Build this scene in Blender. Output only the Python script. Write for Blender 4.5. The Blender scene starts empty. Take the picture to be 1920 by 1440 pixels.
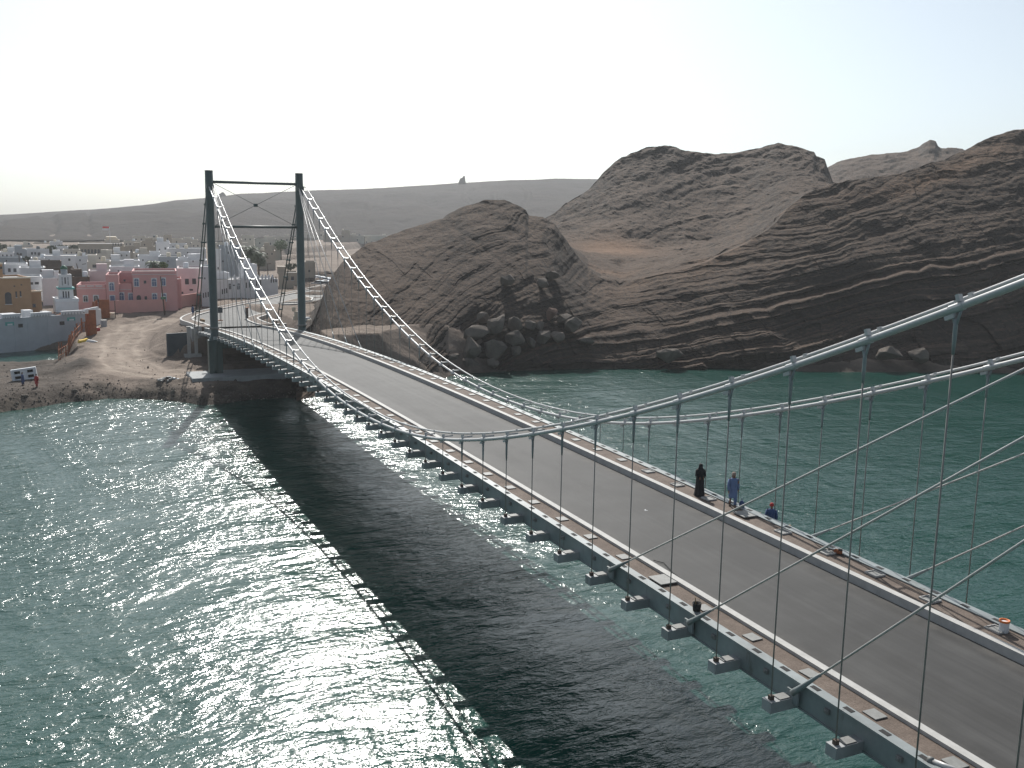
import bpy, bmesh, math, random
import numpy as np
from mathutils import Vector, Matrix, Euler

random.seed(7)
rng = np.random.default_rng(11)
SC = bpy.context.scene
COL = SC.collection
R = math.radians

# ------------------------------------------------------------------ camera
# world: x along the bridge towards the far shore, y to the left, z up, water at z = 0
CAM = np.array([-19.509, 25.605, 23.095])
FPX, YAW, PIT, ROL = 1848.07, 0.44377, 0.16788, 0.01525
_fw = np.array([math.cos(PIT)*math.cos(YAW), -math.cos(PIT)*math.sin(YAW), -math.sin(PIT)])
_rt = np.array([-math.sin(YAW), -math.cos(YAW), 0.0])
_up = np.cross(_rt, _fw)
_r2 = math.cos(ROL)*_rt + math.sin(ROL)*_up
_u2 = -math.sin(ROL)*_rt + math.cos(ROL)*_up
cam_data = bpy.data.cameras.new('camera')
cam = bpy.data.objects.new('camera', cam_data)
COL.objects.link(cam)
cam.matrix_world = Matrix(((_r2[0], _u2[0], -_fw[0], CAM[0]), (_r2[1], _u2[1], -_fw[1], CAM[1]),
                           (_r2[2], _u2[2], -_fw[2], CAM[2]), (0, 0, 0, 1)))
cam_data.sensor_fit = 'HORIZONTAL'
cam_data.sensor_width = 36.0
cam_data.lens = 36.0*FPX/1920.0
cam_data.clip_start = 0.1
cam_data.clip_end = 20000
SC.camera = cam

# ------------------------------------------------------------------ sky, sun, exposure
SUN_EL, SUN_AZ = 40.5, -17.1          # azimuth counted from +x towards +y
world = bpy.data.worlds.new('World')
SC.world = world
world.use_nodes = True
wn = world.node_tree
sky = wn.nodes.new('ShaderNodeTexSky')
sky.sky_type = 'NISHITA'
sky.sun_disc = False
sky.sun_elevation = R(SUN_EL)
sky.sun_rotation = R(90 - SUN_AZ)
sky.altitude = 0
sky.air_density = 0.7
sky.dust_density = 1.6
sky.ozone_density = 2.0
bg = wn.nodes['Background']
bg.inputs['Strength'].default_value = 0.122
hs_ = wn.nodes.new('ShaderNodeHueSaturation')          # dust-laden air: most of the colour is washed out
hs_.inputs['Saturation'].default_value = 0.5
wn.links.new(sky.outputs[0], hs_.inputs['Color'])
wb_ = wn.nodes.new('ShaderNodeMix'); wb_.data_type = 'RGBA'; wb_.blend_type = 'MULTIPLY'   # the camera's cool white balance
wb_.inputs[0].default_value = 1.0; wb_.inputs[7].default_value = (.93, 1.0, 1.0, 1)
wn.links.new(hs_.outputs[0], wb_.inputs[6])
wn.links.new(wb_.outputs[2], bg.inputs['Color'])
sun_data = bpy.data.lights.new('sun', 'SUN')
sun_data.energy = 5.0
sun_data.angle = R(0.53)
sun_data.color = (1.0, 0.97, 0.92)
sun = bpy.data.objects.new('sun', sun_data)
COL.objects.link(sun)
sdir = Vector((math.cos(R(SUN_EL))*math.cos(R(SUN_AZ)), math.cos(R(SUN_EL))*math.sin(R(SUN_AZ)), math.sin(R(SUN_EL))))
sun.rotation_euler = sdir.to_track_quat('Z', 'Y').to_euler()
sun.location = (60, 0, 200)
vs = SC.view_settings
vs.view_transform = 'Standard'
vs.look = 'None'
vs.gamma = 1.0
vs.use_curve_mapping = False
vs.exposure = 0.0
SC.cycles.use_denoising = True
SC.cycles.max_bounces = 6
SC.cycles.volume_bounces = 0
SC.cycles.caustics_reflective = False
SC.cycles.caustics_refractive = False
SC.cycles.sample_clamp_indirect = 4.0

# ------------------------------------------------------------------ survey helpers
def ray(u, v):
    return _fw + _r2*(u-960)/FPX - _u2*(v-720)/FPX
def on(u, v, z):
    """where the sight line through survey mark (u, v) meets level z"""
    D = ray(u, v); t = (z-CAM[2])/D[2]
    return CAM + t*D
def at(u, v, r):
    """point on the sight line at horizontal distance r"""
    D = ray(u, v); return CAM + D*r/math.hypot(D[0], D[1])
def elev(u, v, r):
    u = np.asarray(u, float); v = np.asarray(v, float)
    D = _fw[None]+_r2[None]*((u-960)/FPX)[:, None]-_u2[None]*((v-720)/FPX)[:, None]
    return CAM[2]+D[:, 2]/np.hypot(D[:, 0], D[:, 1])*r
def lin(x, pts, k=1):
    a = np.array(pts, float)
    return np.interp(x, a[:, 0], a[:, k])

# vectorised value noise -------------------------------------------------
def _hash(ix, iy, iz, seed):
    n = (ix*374761393 + iy*668265263 + iz*2147483647*7 + seed*1274126177) & 0xffffffff
    n = ((n ^ (n >> 13))*1274126177) & 0xffffffff
    n = ((n ^ (n >> 16))*2246822519) & 0xffffffff
    return ((n ^ (n >> 15)) & 0xffffff)/float(0xffffff)
def vnoise(x, y, z=None, seed=0):
    x = np.asarray(x, float); y = np.asarray(y, float)
    z = np.zeros_like(x) if z is None else np.asarray(z, float)
    x, y, z = np.broadcast_arrays(x, y, z)
    ix, iy, iz = np.floor(x).astype(np.int64), np.floor(y).astype(np.int64), np.floor(z).astype(np.int64)
    fx, fy, fz = x-ix, y-iy, z-iz
    fx = fx*fx*(3-2*fx); fy = fy*fy*(3-2*fy); fz = fz*fz*(3-2*fz)
    o = 0
    for a in (0, 1):
        wa = fx if a else 1-fx
        for b in (0, 1):
            wb = fy if b else 1-fy
            for c in (0, 1):
                wc = fz if c else 1-fz
                o = o + wa*wb*wc*_hash(ix+a, iy+b, iz+c, seed)
    return o*2-1
def fbm(x, y, z=None, oct=4, seed=0, gain=.5):
    o = 0; a = 1.0; f = 1.0
    for i in range(oct):
        o = o + a*vnoise(np.asarray(x)*f, np.asarray(y)*f, None if z is None else np.asarray(z)*f, seed+i*17)
        a *= gain; f *= 2.03
    return o

# ------------------------------------------------------------------ materials
MATS = {}
def new_mat(name):
    m = bpy.data.materials.new(name); m.use_nodes = True
    MATS[name] = m
    nt = m.node_tree
    return m, nt, nt.nodes['Principled BSDF']
def N(nt, t, **kw):
    n = nt.nodes.new(t)
    for k, v in kw.items():
        if k in n.inputs: n.inputs[k].default_value = v
        else: setattr(n, k, v)
    return n
def ramp(nt, fac, stops):
    r = N(nt, 'ShaderNodeValToRGB')
    e = r.color_ramp.elements
    while len(e) < len(stops): e.new(0.5)
    for i, (p, c) in enumerate(stops):
        e[i].position = p; e[i].color = (*c, 1)
    nt.links.new(fac, r.inputs[0])
    return r.outputs[0]
def coords(nt, scale=(1, 1, 1), rot=(0, 0, 0), kind='Object'):
    if kind == 'Position':
        g = N(nt, 'ShaderNodeNewGeometry'); src = g.outputs['Position']
    else:
        g = N(nt, 'ShaderNodeTexCoord'); src = g.outputs[kind]
    mp = N(nt, 'ShaderNodeMapping')
    mp.inputs['Scale'].default_value = scale; mp.inputs['Rotation'].default_value = rot
    nt.links.new(src, mp.inputs[0])
    return mp.outputs[0]
def noise(nt, vec, scale, detail=4, rough=.55, dist=0.0):
    n = N(nt, 'ShaderNodeTexNoise'); n.inputs['Scale'].default_value = scale
    n.inputs['Detail'].default_value = detail; n.inputs['Roughness'].default_value = rough
    n.inputs['Distortion'].default_value = dist
    nt.links.new(vec, n.inputs['Vector'])
    return n.outputs[0]
def bump(nt, bsdf, h, dist, strength=1.0):
    b = N(nt, 'ShaderNodeBump'); b.inputs['Distance'].default_value = dist; b.inputs['Strength'].default_value = strength
    nt.links.new(h, b.inputs['Height']); nt.links.new(b.outputs[0], bsdf.inputs['Normal'])
    return b
def math_n(nt, op, a, b=None, c=None):
    n = N(nt, 'ShaderNodeMath', operation=op)
    for i, q in enumerate((a, b, c)):
        if q is None: continue
        if isinstance(q, (int, float)): n.inputs[i].default_value = q
        else: nt.links.new(q, n.inputs[i])
    return n.outputs[0]
def mixc(nt, fac, a, b, blend='MIX'):
    n = N(nt, 'ShaderNodeMix', data_type='RGBA', blend_type=blend)
    if isinstance(fac, (int, float)): n.inputs[0].default_value = fac
    else: nt.links.new(fac, n.inputs[0])
    for i, q in ((6, a), (7, b)):
        if isinstance(q, tuple): n.inputs[i].default_value = (*q, 1)
        else: nt.links.new(q, n.inputs[i])
    return n.outputs[2]

def surf(name, col, rough=.6, var=.25, scale=1.5, bmp=0.0, bscale=20, metallic=0.0, spec=.5, stretch=(1, 1, 1), kind='Position'):
    """plain weathered surface: base colour with blotches and fine relief"""
    m, nt, b = new_mat(name)
    v = coords(nt, stretch, kind=kind)
    n1 = noise(nt, v, scale, 5, .62)
    lo = tuple(c*(1-var) for c in col); hi = tuple(min(1, c*(1+var)) for c in col)
    c = ramp(nt, n1, [(.28, lo), (.72, hi)])
    nt.links.new(c, b.inputs['Base Color'])
    b.inputs['Roughness'].default_value = rough
    b.inputs['Metallic'].default_value = metallic
    b.inputs['Specular IOR Level'].default_value = spec
    if bmp:
        bump(nt, b, noise(nt, v, bscale, 4, .6), bmp)
    return m

surf('steel_paint', (.27, .30, .30), .42, .10, 3, .002, 30)
surf('tower_paint', (.070, .105, .098), .45, .12, 1.2, .002, 20)
surf('cable_silver', (.52, .51, .50), .34, .10, 4, 0, 30, spec=.6)
surf('hanger_steel', (.27, .25, .23), .5, .15, 6)
surf('beam_paint', (.36, .37, .37), .5, .15, 2.5)
surf('kerb', (.43, .42, .40), .7, .14, 2.2, .004, 25)
surf('plate', (.20, .20, .19), .6, .2, 5, .003, 30)
surf('concrete', (.34, .35, .35), .8, .18, .8, .01, 12)
surf('gap_shade', (.02, .02, .02), .9, .1)  # near-black colour standing in for the shade inside openings
surf('white_plaster', (.70, .70, .71), .85, .09, .5, .01, 8)
surf('cream_plaster', (.58, .53, .46), .85, .10, .4, .01, 8)
surf('beige_plaster', (.42, .36, .29), .85, .10, .4, .01, 8)
surf('blue_plaster', (.46, .49, .52), .85, .12, .5, .01, 8)
surf('grey_plaster', (.36, .39, .42), .85, .12, .5, .01, 8)
surf('pink_plaster', (.66, .36, .35), .85, .07, .5, .01, 8)
surf('pink_wall', (.70, .38, .34), .85, .08, .5, .01, 8)
surf('rose_plaster', (.66, .55, .55), .85, .08, .5, .01, 8)
surf('brown_plaster', (.42, .26, .15), .85, .10, .6, .01, 8)
surf('cornice', (.75, .66, .52), .8, .06, 2)
surf('white_trim', (.72, .74, .76), .7, .05, 2)
surf('window_dark', (.045, .05, .06), .25, .2, 3)
surf('window_blue', (.13, .18, .30), .25, .2, 3)
surf('roof_grey', (.40, .39, .38), .9, .2, .7, .01, 6)
surf('rust', (.30, .10, .04), .85, .35, 1.5, .006, 14)
surf('dark_brown', (.09, .065, .05), .9, .2, 1)
surf('teal_paint', (.10, .38, .36), .6, .1)
surf('black_cloth', (.012, .012, .014), .8, .2, 6, .01, 10)
surf('blue_cloth', (.13, .19, .34), .85, .15, 6, .01, 10)
surf('navy_cloth', (.05, .09, .20), .85, .15, 6, .01, 10)
surf('red_cloth', (.42, .03, .03), .85, .15, 6)
surf('scarf', (.34, .25, .21), .9, .3, 18)
surf('skin', (.22, .11, .07), .6, .1, 8)
surf('sole', (.03, .025, .02), .8, .1, 8)
surf('bucket_white', (.72, .73, .75), .5, .08, 10)
surf('orange_paint', (.75, .20, .04), .5, .1, 10)
surf('yellow_scrap', (.75, .50, .05), .7, .2, 3)
surf('car_white', (.75, .76, .78), .25, .05, 2)
surf('car_dark', (.06, .07, .09), .25, .1, 2)
surf('rubber', (.02, .02, .02), .8, .1)
surf('trunk', (.16, .12, .085), .95, .3, 6, .03, 12)
surf('palm_leaf', (.055, .085, .035), .6, .3, 3)
surf('tree_leaf', (.045, .065, .03), .7, .35, 2)
surf('light_leaf', (.10, .15, .05), .7, .3, 2)
surf('blue_steel', (.055, .075, .090), .6, .2, 1)
surf('flag_red', (.6, .05, .05), .8, .1)
surf('dome_green', (.05, .16, .10), .6, .15)
surf('wood', (.30, .20, .11), .85, .25, 2, .01, 12)

for nm_ in ('steel_paint', 'tower_paint', 'beam_paint'):
    nt = MATS[nm_].node_tree; b = nt.nodes['Principled BSDF']
    src_ = b.inputs['Base Color'].links[0].from_socket
    rn_ = noise(nt, coords(nt, (1.6, 1.6, .35), kind='Position'), 1.5, 6, .68)
    gr_ = noise(nt, coords(nt, (1, 1, .5), kind='Position'), .45, 5, .6)
    c1 = mixc(nt, ramp(nt, rn_, [(.60, (0, 0, 0)), (.72, (.75, .75, .75))]), src_, (.085, .045, .028))
    nt.links.new(mixc(nt, ramp(nt, gr_, [(.40, (0, 0, 0)), (.70, (.4, .4, .4))]), c1, (.06, .055, .05)), b.inputs['Base Color'])
# asphalt with long faint wheel streaks
m, nt, b = new_mat('asphalt')
v = coords(nt, (.012, 1.7, 1), kind='Position')
n1 = noise(nt, v, 1.0, 5, .6)
v2 = coords(nt, (1, 1, 1), kind='Position')
n2 = noise(nt, v2, .35, 4, .6)
n3 = noise(nt, v2, 40, 3, .6)
s = math_n(nt, 'ADD', math_n(nt, 'MULTIPLY', n1, .62), math_n(nt, 'MULTIPLY', n2, .38))
sy_ = N(nt, 'ShaderNodeSeparateXYZ'); nt.links.new(v2, sy_.inputs[0])
ed_ = math_n(nt, 'ABSOLUTE', math_n(nt, 'SUBTRACT', sy_.outputs[1], .23))
du_ = math_n(nt, 'MULTIPLY', ramp(nt, math_n(nt, 'MULTIPLY', math_n(nt, 'SUBTRACT', ed_, 2.3), 1.0), [(.0, (0, 0, 0)), (1.0, (1, 1, 1))]), ramp(nt, noise(nt, v2, 1.3, 5, .65), [(.42, (0, 0, 0)), (.68, (.6, .6, .6))]))
ac_ = (ramp(nt, s, [(.36, (.026, .025, .024)), (.5, (.043, .042, .041)), (.64, (.068, .067, .065))]))
nt.links.new(mixc(nt, du_, ac_, (.12, .108, .096)), b.inputs['Base Color'])
nt.links.new(math_n(nt, 'ADD', math_n(nt, 'MULTIPLY', n1, .2), .62), b.inputs['Roughness'])
b.inputs['Specular IOR Level'].default_value = .3
bump(nt, b, n3, .006)

# walkway bed: sandy brown screed, scuffed
m, nt, b = new_mat('walkway')
v = coords(nt, (1, 1, 1), kind='Position')
n1 = noise(nt, v, 1.6, 6, .65); n2 = noise(nt, v, 14, 5, .7)
s = math_n(nt, 'ADD', math_n(nt, 'MULTIPLY', n1, .55), math_n(nt, 'MULTIPLY', n2, .45))
nt.links.new(ramp(nt, s, [(.30, (.085, .062, .048)), (.52, (.150, .113, .090)), (.74, (.25, .20, .165))]), b.inputs['Base Color'])
b.inputs['Roughness'].default_value = .9
bump(nt, b, n2, .03)

# rock: dipping beds, sand lying on the flat ledges
m, nt, b = new_mat('rock')
g = N(nt, 'ShaderNodeNewGeometry')
sx = N(nt, 'ShaderNodeSeparateXYZ'); nt.links.new(g.outputs['Position'], sx.inputs[0])
vv = coords(nt, (1, 1, 1), kind='Position')
warp = noise(nt, vv, .045, 3, .5)
t = math_n(nt, 'ADD', math_n(nt, 'ADD', sx.outputs[2], math_n(nt, 'MULTIPLY', sx.outputs[1], .18)), math_n(nt, 'MULTIPLY', warp, 7.0))
cx = N(nt, 'ShaderNodeCombineXYZ')
nt.links.new(math_n(nt, 'MULTIPLY', sx.outputs[0], .05), cx.inputs[0])
nt.links.new(math_n(nt, 'MULTIPLY', sx.outputs[1], .05), cx.inputs[1])
nt.links.new(t, cx.inputs[2])
bed = noise(nt, cx.outputs[0], .62, 6, .68)
bed2 = noise(nt, cx.outputs[0], 2.6, 4, .7)
blot = noise(nt, vv, .10, 5, .6)
fine = noise(nt, vv, 1.6, 7, .72)
s = math_n(nt, 'ADD', math_n(nt, 'MULTIPLY', bed, .45), math_n(nt, 'ADD', math_n(nt, 'MULTIPLY', blot, .25), math_n(nt, 'MULTIPLY', fine, .30)))
rk = ramp(nt, s, [(.32, (.023, .019, .017)), (.44, (.047, .038, .033)), (.55, (.068, .054, .045)), (.70, (.105, .082, .066))])
nz = N(nt, 'ShaderNodeSeparateXYZ'); nt.links.new(g.outputs['True Normal'], nz.inputs[0])
flat = math_n(nt, 'ADD', nz.outputs[2], math_n(nt, 'MULTIPLY', math_n(nt, 'SUBTRACT', fine, .5), .9))
fl = ramp(nt, flat, [(.80, (0, 0, 0)), (.97, (1, 1, 1))])
sand = ramp(nt, blot, [(.35, (.145, .085, .052)), (.7, (.23, .142, .090))])
sa_ = N(nt, 'ShaderNodeAttribute', attribute_name='sand')
sm_ = math_n(nt, 'MINIMUM', math_n(nt, 'ADD', math_n(nt, 'MULTIPLY', fl, .30), math_n(nt, 'MULTIPLY', sa_.outputs['Fac'], ramp(nt, fine, [(.32, (.2, .2, .2)), (.6, (1, 1, 1))]))), 1.0)
nt.links.new(mixc(nt, sm_, rk, sand), b.inputs['Base Color'])
b.inputs['Roughness'].default_value = .95
b.inputs['Specular IOR Level'].default_value = .2
hh = math_n(nt, 'ADD', math_n(nt, 'MULTIPLY', bed2, .8), fine)
bump(nt, b, hh, .28, .9)

# boulders: paler, massive rock
m, nt, b = new_mat('boulder_rock')
v = coords(nt, kind='Position')
n1 = noise(nt, v, .5, 5, .6); n2 = noise(nt, v, 3.0, 6, .7)
nt.links.new(ramp(nt, n1, [(.3, (.12, .104, .090)), (.7, (.205, .172, .145))]), b.inputs['Base Color'])
b.inputs['Roughness'].default_value = .95; b.inputs['Specular IOR Level'].default_value = .2
bump(nt, b, n2, .25, .8)
m, nt, b = new_mat('red_rock')
v = coords(nt, kind='Position')
n1 = noise(nt, v, .8, 5, .6); n2 = noise(nt, v, 3.0, 6, .7)
nt.links.new(ramp(nt, n1, [(.3, (.13, .078, .060)), (.7, (.20, .125, .095))]), b.inputs['Base Color'])
b.inputs['Roughness'].default_value = .95
bump(nt, b, n2, .2, .8)

# far escarpment
m, nt, b = new_mat('scarp')
v = coords(nt, (1, 1, 1), kind='Position')
n1 = noise(nt, v, .006, 6, .6); n2 = noise(nt, v, .035, 6, .7)
s = math_n(nt, 'ADD', math_n(nt, 'MULTIPLY', n1, .5), math_n(nt, 'MULTIPLY', n2, .5))
nt.links.new(ramp(nt, s, [(.3, (.034, .029, .027)), (.5, (.052, .044, .040)), (.7, (.076, .064, .056))]), b.inputs['Base Color'])
b.inputs['Roughness'].default_value = 1.0; b.inputs['Specular IOR Level'].default_value = .1
bump(nt, b, n2, 12, .6)

# dirt with wheel tracks and scattered stones
m, nt, b = new_mat('dirt')
v = coords(nt, kind='Position')
n1 = noise(nt, v, .09, 5, .6, 1.0); n2 = noise(nt, v, .9, 6, .65); n3 = noise(nt, v, 7, 5, .7)
s = math_n(nt, 'ADD', math_n(nt, 'MULTIPLY', n1, .5), math_n(nt, 'ADD', math_n(nt, 'MULTIPLY', n2, .3), math_n(nt, 'MULTIPLY', n3, .2)))
dc = ramp(nt, s, [(.34, (.115, .089, .072)), (.5, (.195, .153, .124)), (.66, (.28, .225, .185))])
tk_ = N(nt, 'ShaderNodeAttribute', attribute_name='track')
dc = mixc(nt, tk_.outputs['Fac'], dc, ramp(nt, s, [(.34, (.25, .20, .165)), (.66, (.40, .33, .27))]))
at_ = N(nt, 'ShaderNodeAttribute', attribute_name='bank')
bk = ramp(nt, s, [(.35, (.035, .030, .026)), (.5, (.075, .062, .052)), (.65, (.14, .115, .09))])
nt.links.new(mixc(nt, at_.outputs['Fac'], dc, bk), b.inputs['Base Color'])
b.inputs['Roughness'].default_value = .95; b.inputs['Specular IOR Level'].default_value = .2
hh = math_n(nt, 'ADD', math_n(nt, 'MULTIPLY', n2, 1.0), math_n(nt, 'MULTIPLY', n3, .25))
bump(nt, b, hh, .35, .8)

# water
m, nt, b = new_mat('water')
def wv(ang, sx_, sy_):
    return coords(nt, (sx_, sy_, 1), (0, 0, ang), kind='Position')
swell = noise(nt, wv(.55, .16, .07), 1, 3, .5, .6)
w1 = noise(nt, wv(.42, .85, .36), 1, 3, .55, .8)
w2 = noise(nt, wv(.75, 2.3, 1.1), 1, 3, .6, .7)
w3 = noise(nt, wv(.25, 5.6, 3.4), 1, 3, .6, .4)
patch = noise(nt, wv(.3, .035, .06), 1, 4, .6, 1.2)
pm = ramp(nt, patch, [(.34, (.35, .35, .35)), (.62, (1.0, 1.0, 1.0))])
h = math_n(nt, 'ADD', math_n(nt, 'MULTIPLY', swell, .52),
           math_n(nt, 'MULTIPLY', pm, math_n(nt, 'ADD', math_n(nt, 'MULTIPLY', w1, .225),
           math_n(nt, 'ADD', math_n(nt, 'MULTIPLY', w2, .125), math_n(nt, 'MULTIPLY', w3, .034)))))
bump(nt, b, h, 1.0, 1.0)
b.inputs['Base Color'].default_value = (.002, .050, .038, 1)
b.inputs['Roughness'].default_value = .165
b.inputs['IOR'].default_value = 1.333
b.inputs['Specular IOR Level'].default_value = .9

# ------------------------------------------------------------------ object helpers
def link(o, parent=None):
    COL.objects.link(o)
    if parent is not None: o.parent = parent
    return o
def tag(o, label=None, cat=None, group=None, kind=None):
    if label: o['label'] = label
    if cat: o['category'] = cat
    if group: o['group'] = group
    if kind: o['kind'] = kind
    return o
def thing(name, label, cat, loc=(0, 0, 0), rz=0.0, group=None):
    o = bpy.data.objects.new(name, None); o.empty_display_size = .3
    o.location = loc; o.rotation_euler = (0, 0, rz)
    link(o); return tag(o, label, cat, group)
def mesh_data(name, V, F, mat, smooth=False):
    me = bpy.data.meshes.new(name)
    me.from_pydata([tuple(map(float, v)) for v in V], [], F)
    if mat: me.materials.append(MATS[mat])
    if smooth:
        for p in me.polygons: p.use_smooth = True
    me.update()
    return me
def mobj(name, V, F, mat, parent=None, smooth=False, loc=None):
    o = bpy.data.objects.new(name, mesh_data(name, V, F, mat, smooth))
    if loc is not None: o.location = loc
    return link(o, parent)
def grid_mesh(name, P, mat, parent=None, smooth=True, attr=None):
    """P: (rows, cols, 3) array"""
    nr, nc = P.shape[:2]
    me = bpy.data.meshes.new(name)
    V = P.reshape(-1, 3).astype(np.float32)
    i = np.arange(nr*nc).reshape(nr, nc)
    F = np.stack([i[:-1, :-1], i[:-1, 1:], i[1:, 1:], i[1:, :-1]], -1).reshape(-1, 4)
    me.vertices.add(len(V)); me.vertices.foreach_set('co', V.ravel())
    me.loops.add(F.size); me.loops.foreach_set('vertex_index', F.ravel().astype(np.int32))
    me.polygons.add(len(F)); me.polygons.foreach_set('loop_start', np.arange(0, F.size, 4, dtype=np.int32))
    me.polygons.foreach_set('loop_total', np.full(len(F), 4, np.int32))
    me.polygons.foreach_set('use_smooth', np.full(len(F), smooth))
    if attr:
        for k, a in attr.items():
            me.attributes.new(k, 'FLOAT', 'POINT').data.foreach_set('value', a.ravel().astype(np.float32))
    me.materials.append(MATS[mat])
    me.update(calc_edges=True); me.validate()
    o = bpy.data.objects.new(name, me)
    return link(o, parent)

class MB:
    """collects simple solids into one mesh"""
    def __init__(s): s.V = []; s.F = []
    def add(s, V, F):
        k = len(s.V); s.V += [tuple(v) for v in V]; s.F += [tuple(i+k for i in f) for f in F]; return s
    def box(s, c, d, rz=0.0, taper=1.0):
        hx, hy, hz = d[0]/2, d[1]/2, d[2]/2
        ca, sa = math.cos(rz), math.sin(rz)
        V = []
        for z in (-hz, hz):
            k = taper if z > 0 else 1.0
            for x, y in ((-hx, -hy), (hx, -hy), (hx, hy), (-hx, hy)):
                V.append((c[0]+(x*ca-y*sa)*k, c[1]+(x*sa+y*ca)*k, c[2]+z))
        return s.add(V, [(3, 2, 1, 0), (4, 5, 6, 7), (0, 1, 5, 4), (1, 2, 6, 5), (2, 3, 7, 6), (3, 0, 4, 7)])
    def tube(s, pts, r, n=8, cap=True, r_end=None):
        pts = [Vector(p) for p in pts]; V = []; F = []
        m = len(pts)
        for i, p in enumerate(pts):
            t = (pts[min(i+1, m-1)]-pts[max(i-1, 0)]).normalized()
            a = Vector((0, 0, 1)) if abs(t.z) < .95 else Vector((1, 0, 0))
            e1 = t.cross(a).normalized(); e2 = t.cross(e1)
            rr = r if r_end is None else r+(r_end-r)*i/(m-1)
            for k in range(n):
                q = 2*math.pi*k/n
                V.append(tuple(p+(e1*math.cos(q)+e2*math.sin(q))*rr))
        for i in range(m-1):
            for k in range(n):
                k2 = (k+1) % n
                F.append((i*n+k, i*n+k2, (i+1)*n+k2, (i+1)*n+k))
        if cap:
            F.append(tuple(range(n-1, -1, -1))); F.append(tuple((m-1)*n+k for k in range(n)))
        return s.add(V, F)
    def lathe(s, prof, c=(0, 0, 0), n=16, sx=1.0, sy=1.0):
        V = []; F = []
        for r_, z in prof:
            for k in range(n):
                q = 2*math.pi*k/n
                V.append((c[0]+r_*sx*math.cos(q), c[1]+r_*sy*math.sin(q), c[2]+z))
        for i in range(len(prof)-1):
            for k in range(n):
                k2 = (k+1) % n
                F.append((i*n+k, i*n+k2, (i+1)*n+k2, (i+1)*n+k))
        F.append(tuple(range(n-1, -1, -1))); F.append(tuple((len(prof)-1)*n+k for k in range(n)))
        return s.add(V, F)
    def prism(s, poly, axis_o, ex, ez, ey, depth):
        """poly of (a,b) in plane (ex,ez) extruded along ey by depth"""
        n = len(poly); o = Vector(axis_o); ex = Vector(ex); ey = Vector(ey); ez = Vector(ez)
        V = [tuple(o+ex*a+ez*b) for a, b in poly]+[tuple(o+ex*a+ez*b+ey*depth) for a, b in poly]
        F = [tuple(range(n)), tuple(range(2*n-1, n-1, -1))]+[(i, i+n, (i+1) % n+n, (i+1) % n) for i in range(n)]
        return s.add(V, F)
    def strip(s, pts_list):
        """closed cross-section swept: pts_list is list of equal-length rings"""
        n = len(pts_list[0]); V = [p for ring in pts_list for p in ring]; F = []
        for i in range(len(pts_list)-1):
            for k in range(n):
                k2 = (k+1) % n
                F.append((i*n+k, i*n+k2, (i+1)*n+k2, (i+1)*n+k))
        F.append(tuple(range(n-1, -1, -1))); F.append(tuple((len(pts_list)-1)*n+k for k in range(n)))
        return s.add(V, F)
    def data(s, name, mat, smooth=False, bevel=0.0):
        me = mesh_data(name, s.V, s.F, mat, smooth)
        if bevel or True:
            bm = bmesh.new(); bm.from_mesh(me)
            bmesh.ops.recalc_face_normals(bm, faces=bm.faces)
            if bevel:
                bmesh.ops.bevel(bm, geom=[e for e in bm.edges], offset=bevel, segments=1, affect='EDGES', clamp_overlap=True)
            bm.to_mesh(me); bm.free()
            if smooth:
                for p in me.polygons: p.use_smooth = True
        return me
    def build(s, name, mat, parent=None, smooth=False, bevel=0.0, loc=None, rz=0):
        o = bpy.data.objects.new(name, s.data(name, mat, smooth, bevel))
        if loc is not None: o.location = loc
        o.rotation_euler[2] = rz
        return link(o, parent)
def inst(name, me, loc, rz=0.0, parent=None, scale=None):
    o = bpy.data.objects.new(name, me); o.location = loc; o.rotation_euler = (0, 0, rz)
    if scale: o.scale = scale
    return link(o, parent)

# ================================================================== STRUCTURE
# ------------------------------------------------------------------ water
w = 3000.0
xs_ = np.concatenate([[-w], np.linspace(-300, 700, 21), [w]])
P = np.array([[(x, y, 0.0) for y in np.concatenate([[-w], np.linspace(-400, 400, 17), [w]])] for x in xs_])
water = tag(grid_mesh('water', P, 'water', smooth=True), 'dark teal creek water with sun glitter', kind='structure')

# ------------------------------------------------------------------ deck levels and far road levels
def zd(s):
    s = np.asarray(s, float)/0.933333
    return 9.35+0.933333*(-.00026*(s-48.391)**2-.157*((s-48.391)/50)**3)
ROADZ = [(113, 7.64), (120, 7.21), (131, 6.45), (145, 6.0), (165, 5.5), (190, 5.1), (230, 4.7), (300, 4.4), (500, 4.2)]
LEFT_EDGE = [(128, 3.6), (137, 3.9), (143.5, 4.3), (149, 3.6), (157, 1.2), (167, -3.4), (187, -14.6), (228, -38), (300, -78)]
RIGHT_EDGE = [(128, -3.1), (137, -3.1), (143.5, -3.7), (148, -5.3), (154, -8.4), (160, -13), (168, -20.5), (196, -45), (262, -88)]

SHORE = [(-400, -60), (-200, 45), (-140, 72), (-111.5, 85), (-84.8, 97.6), (-58, 110), (-33.4, 116), (-15, 108), (-3.8, 103.3), (9.4, 103.7),
         (13.4, 107.5), (19.4, 111.3), (23.7, 109.3), (27.8, 107.3), (31, 106.8), (60, 112), (200, 140), (600, 220), (3000, 500)]
def seg_dist(x, y, pts):
    """distance to a polyline, and height at the nearest point"""
    best = np.full(np.shape(x), 1e9); hz = np.zeros(np.shape(x))
    for (x0, y0, z0), (x1, y1, z1) in zip(pts[:-1], pts[1:]):
        dx, dy = x1-x0, y1-y0
        t = np.clip(((x-x0)*dx+(y-y0)*dy)/(dx*dx+dy*dy), 0, 1)
        d = np.hypot(x-x0-t*dx, y-y0-t*dy)
        k = d < best
        best = np.where(k, d, best); hz = np.where(k, z0+t*(z1-z0), hz)
    return best, hz
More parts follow.
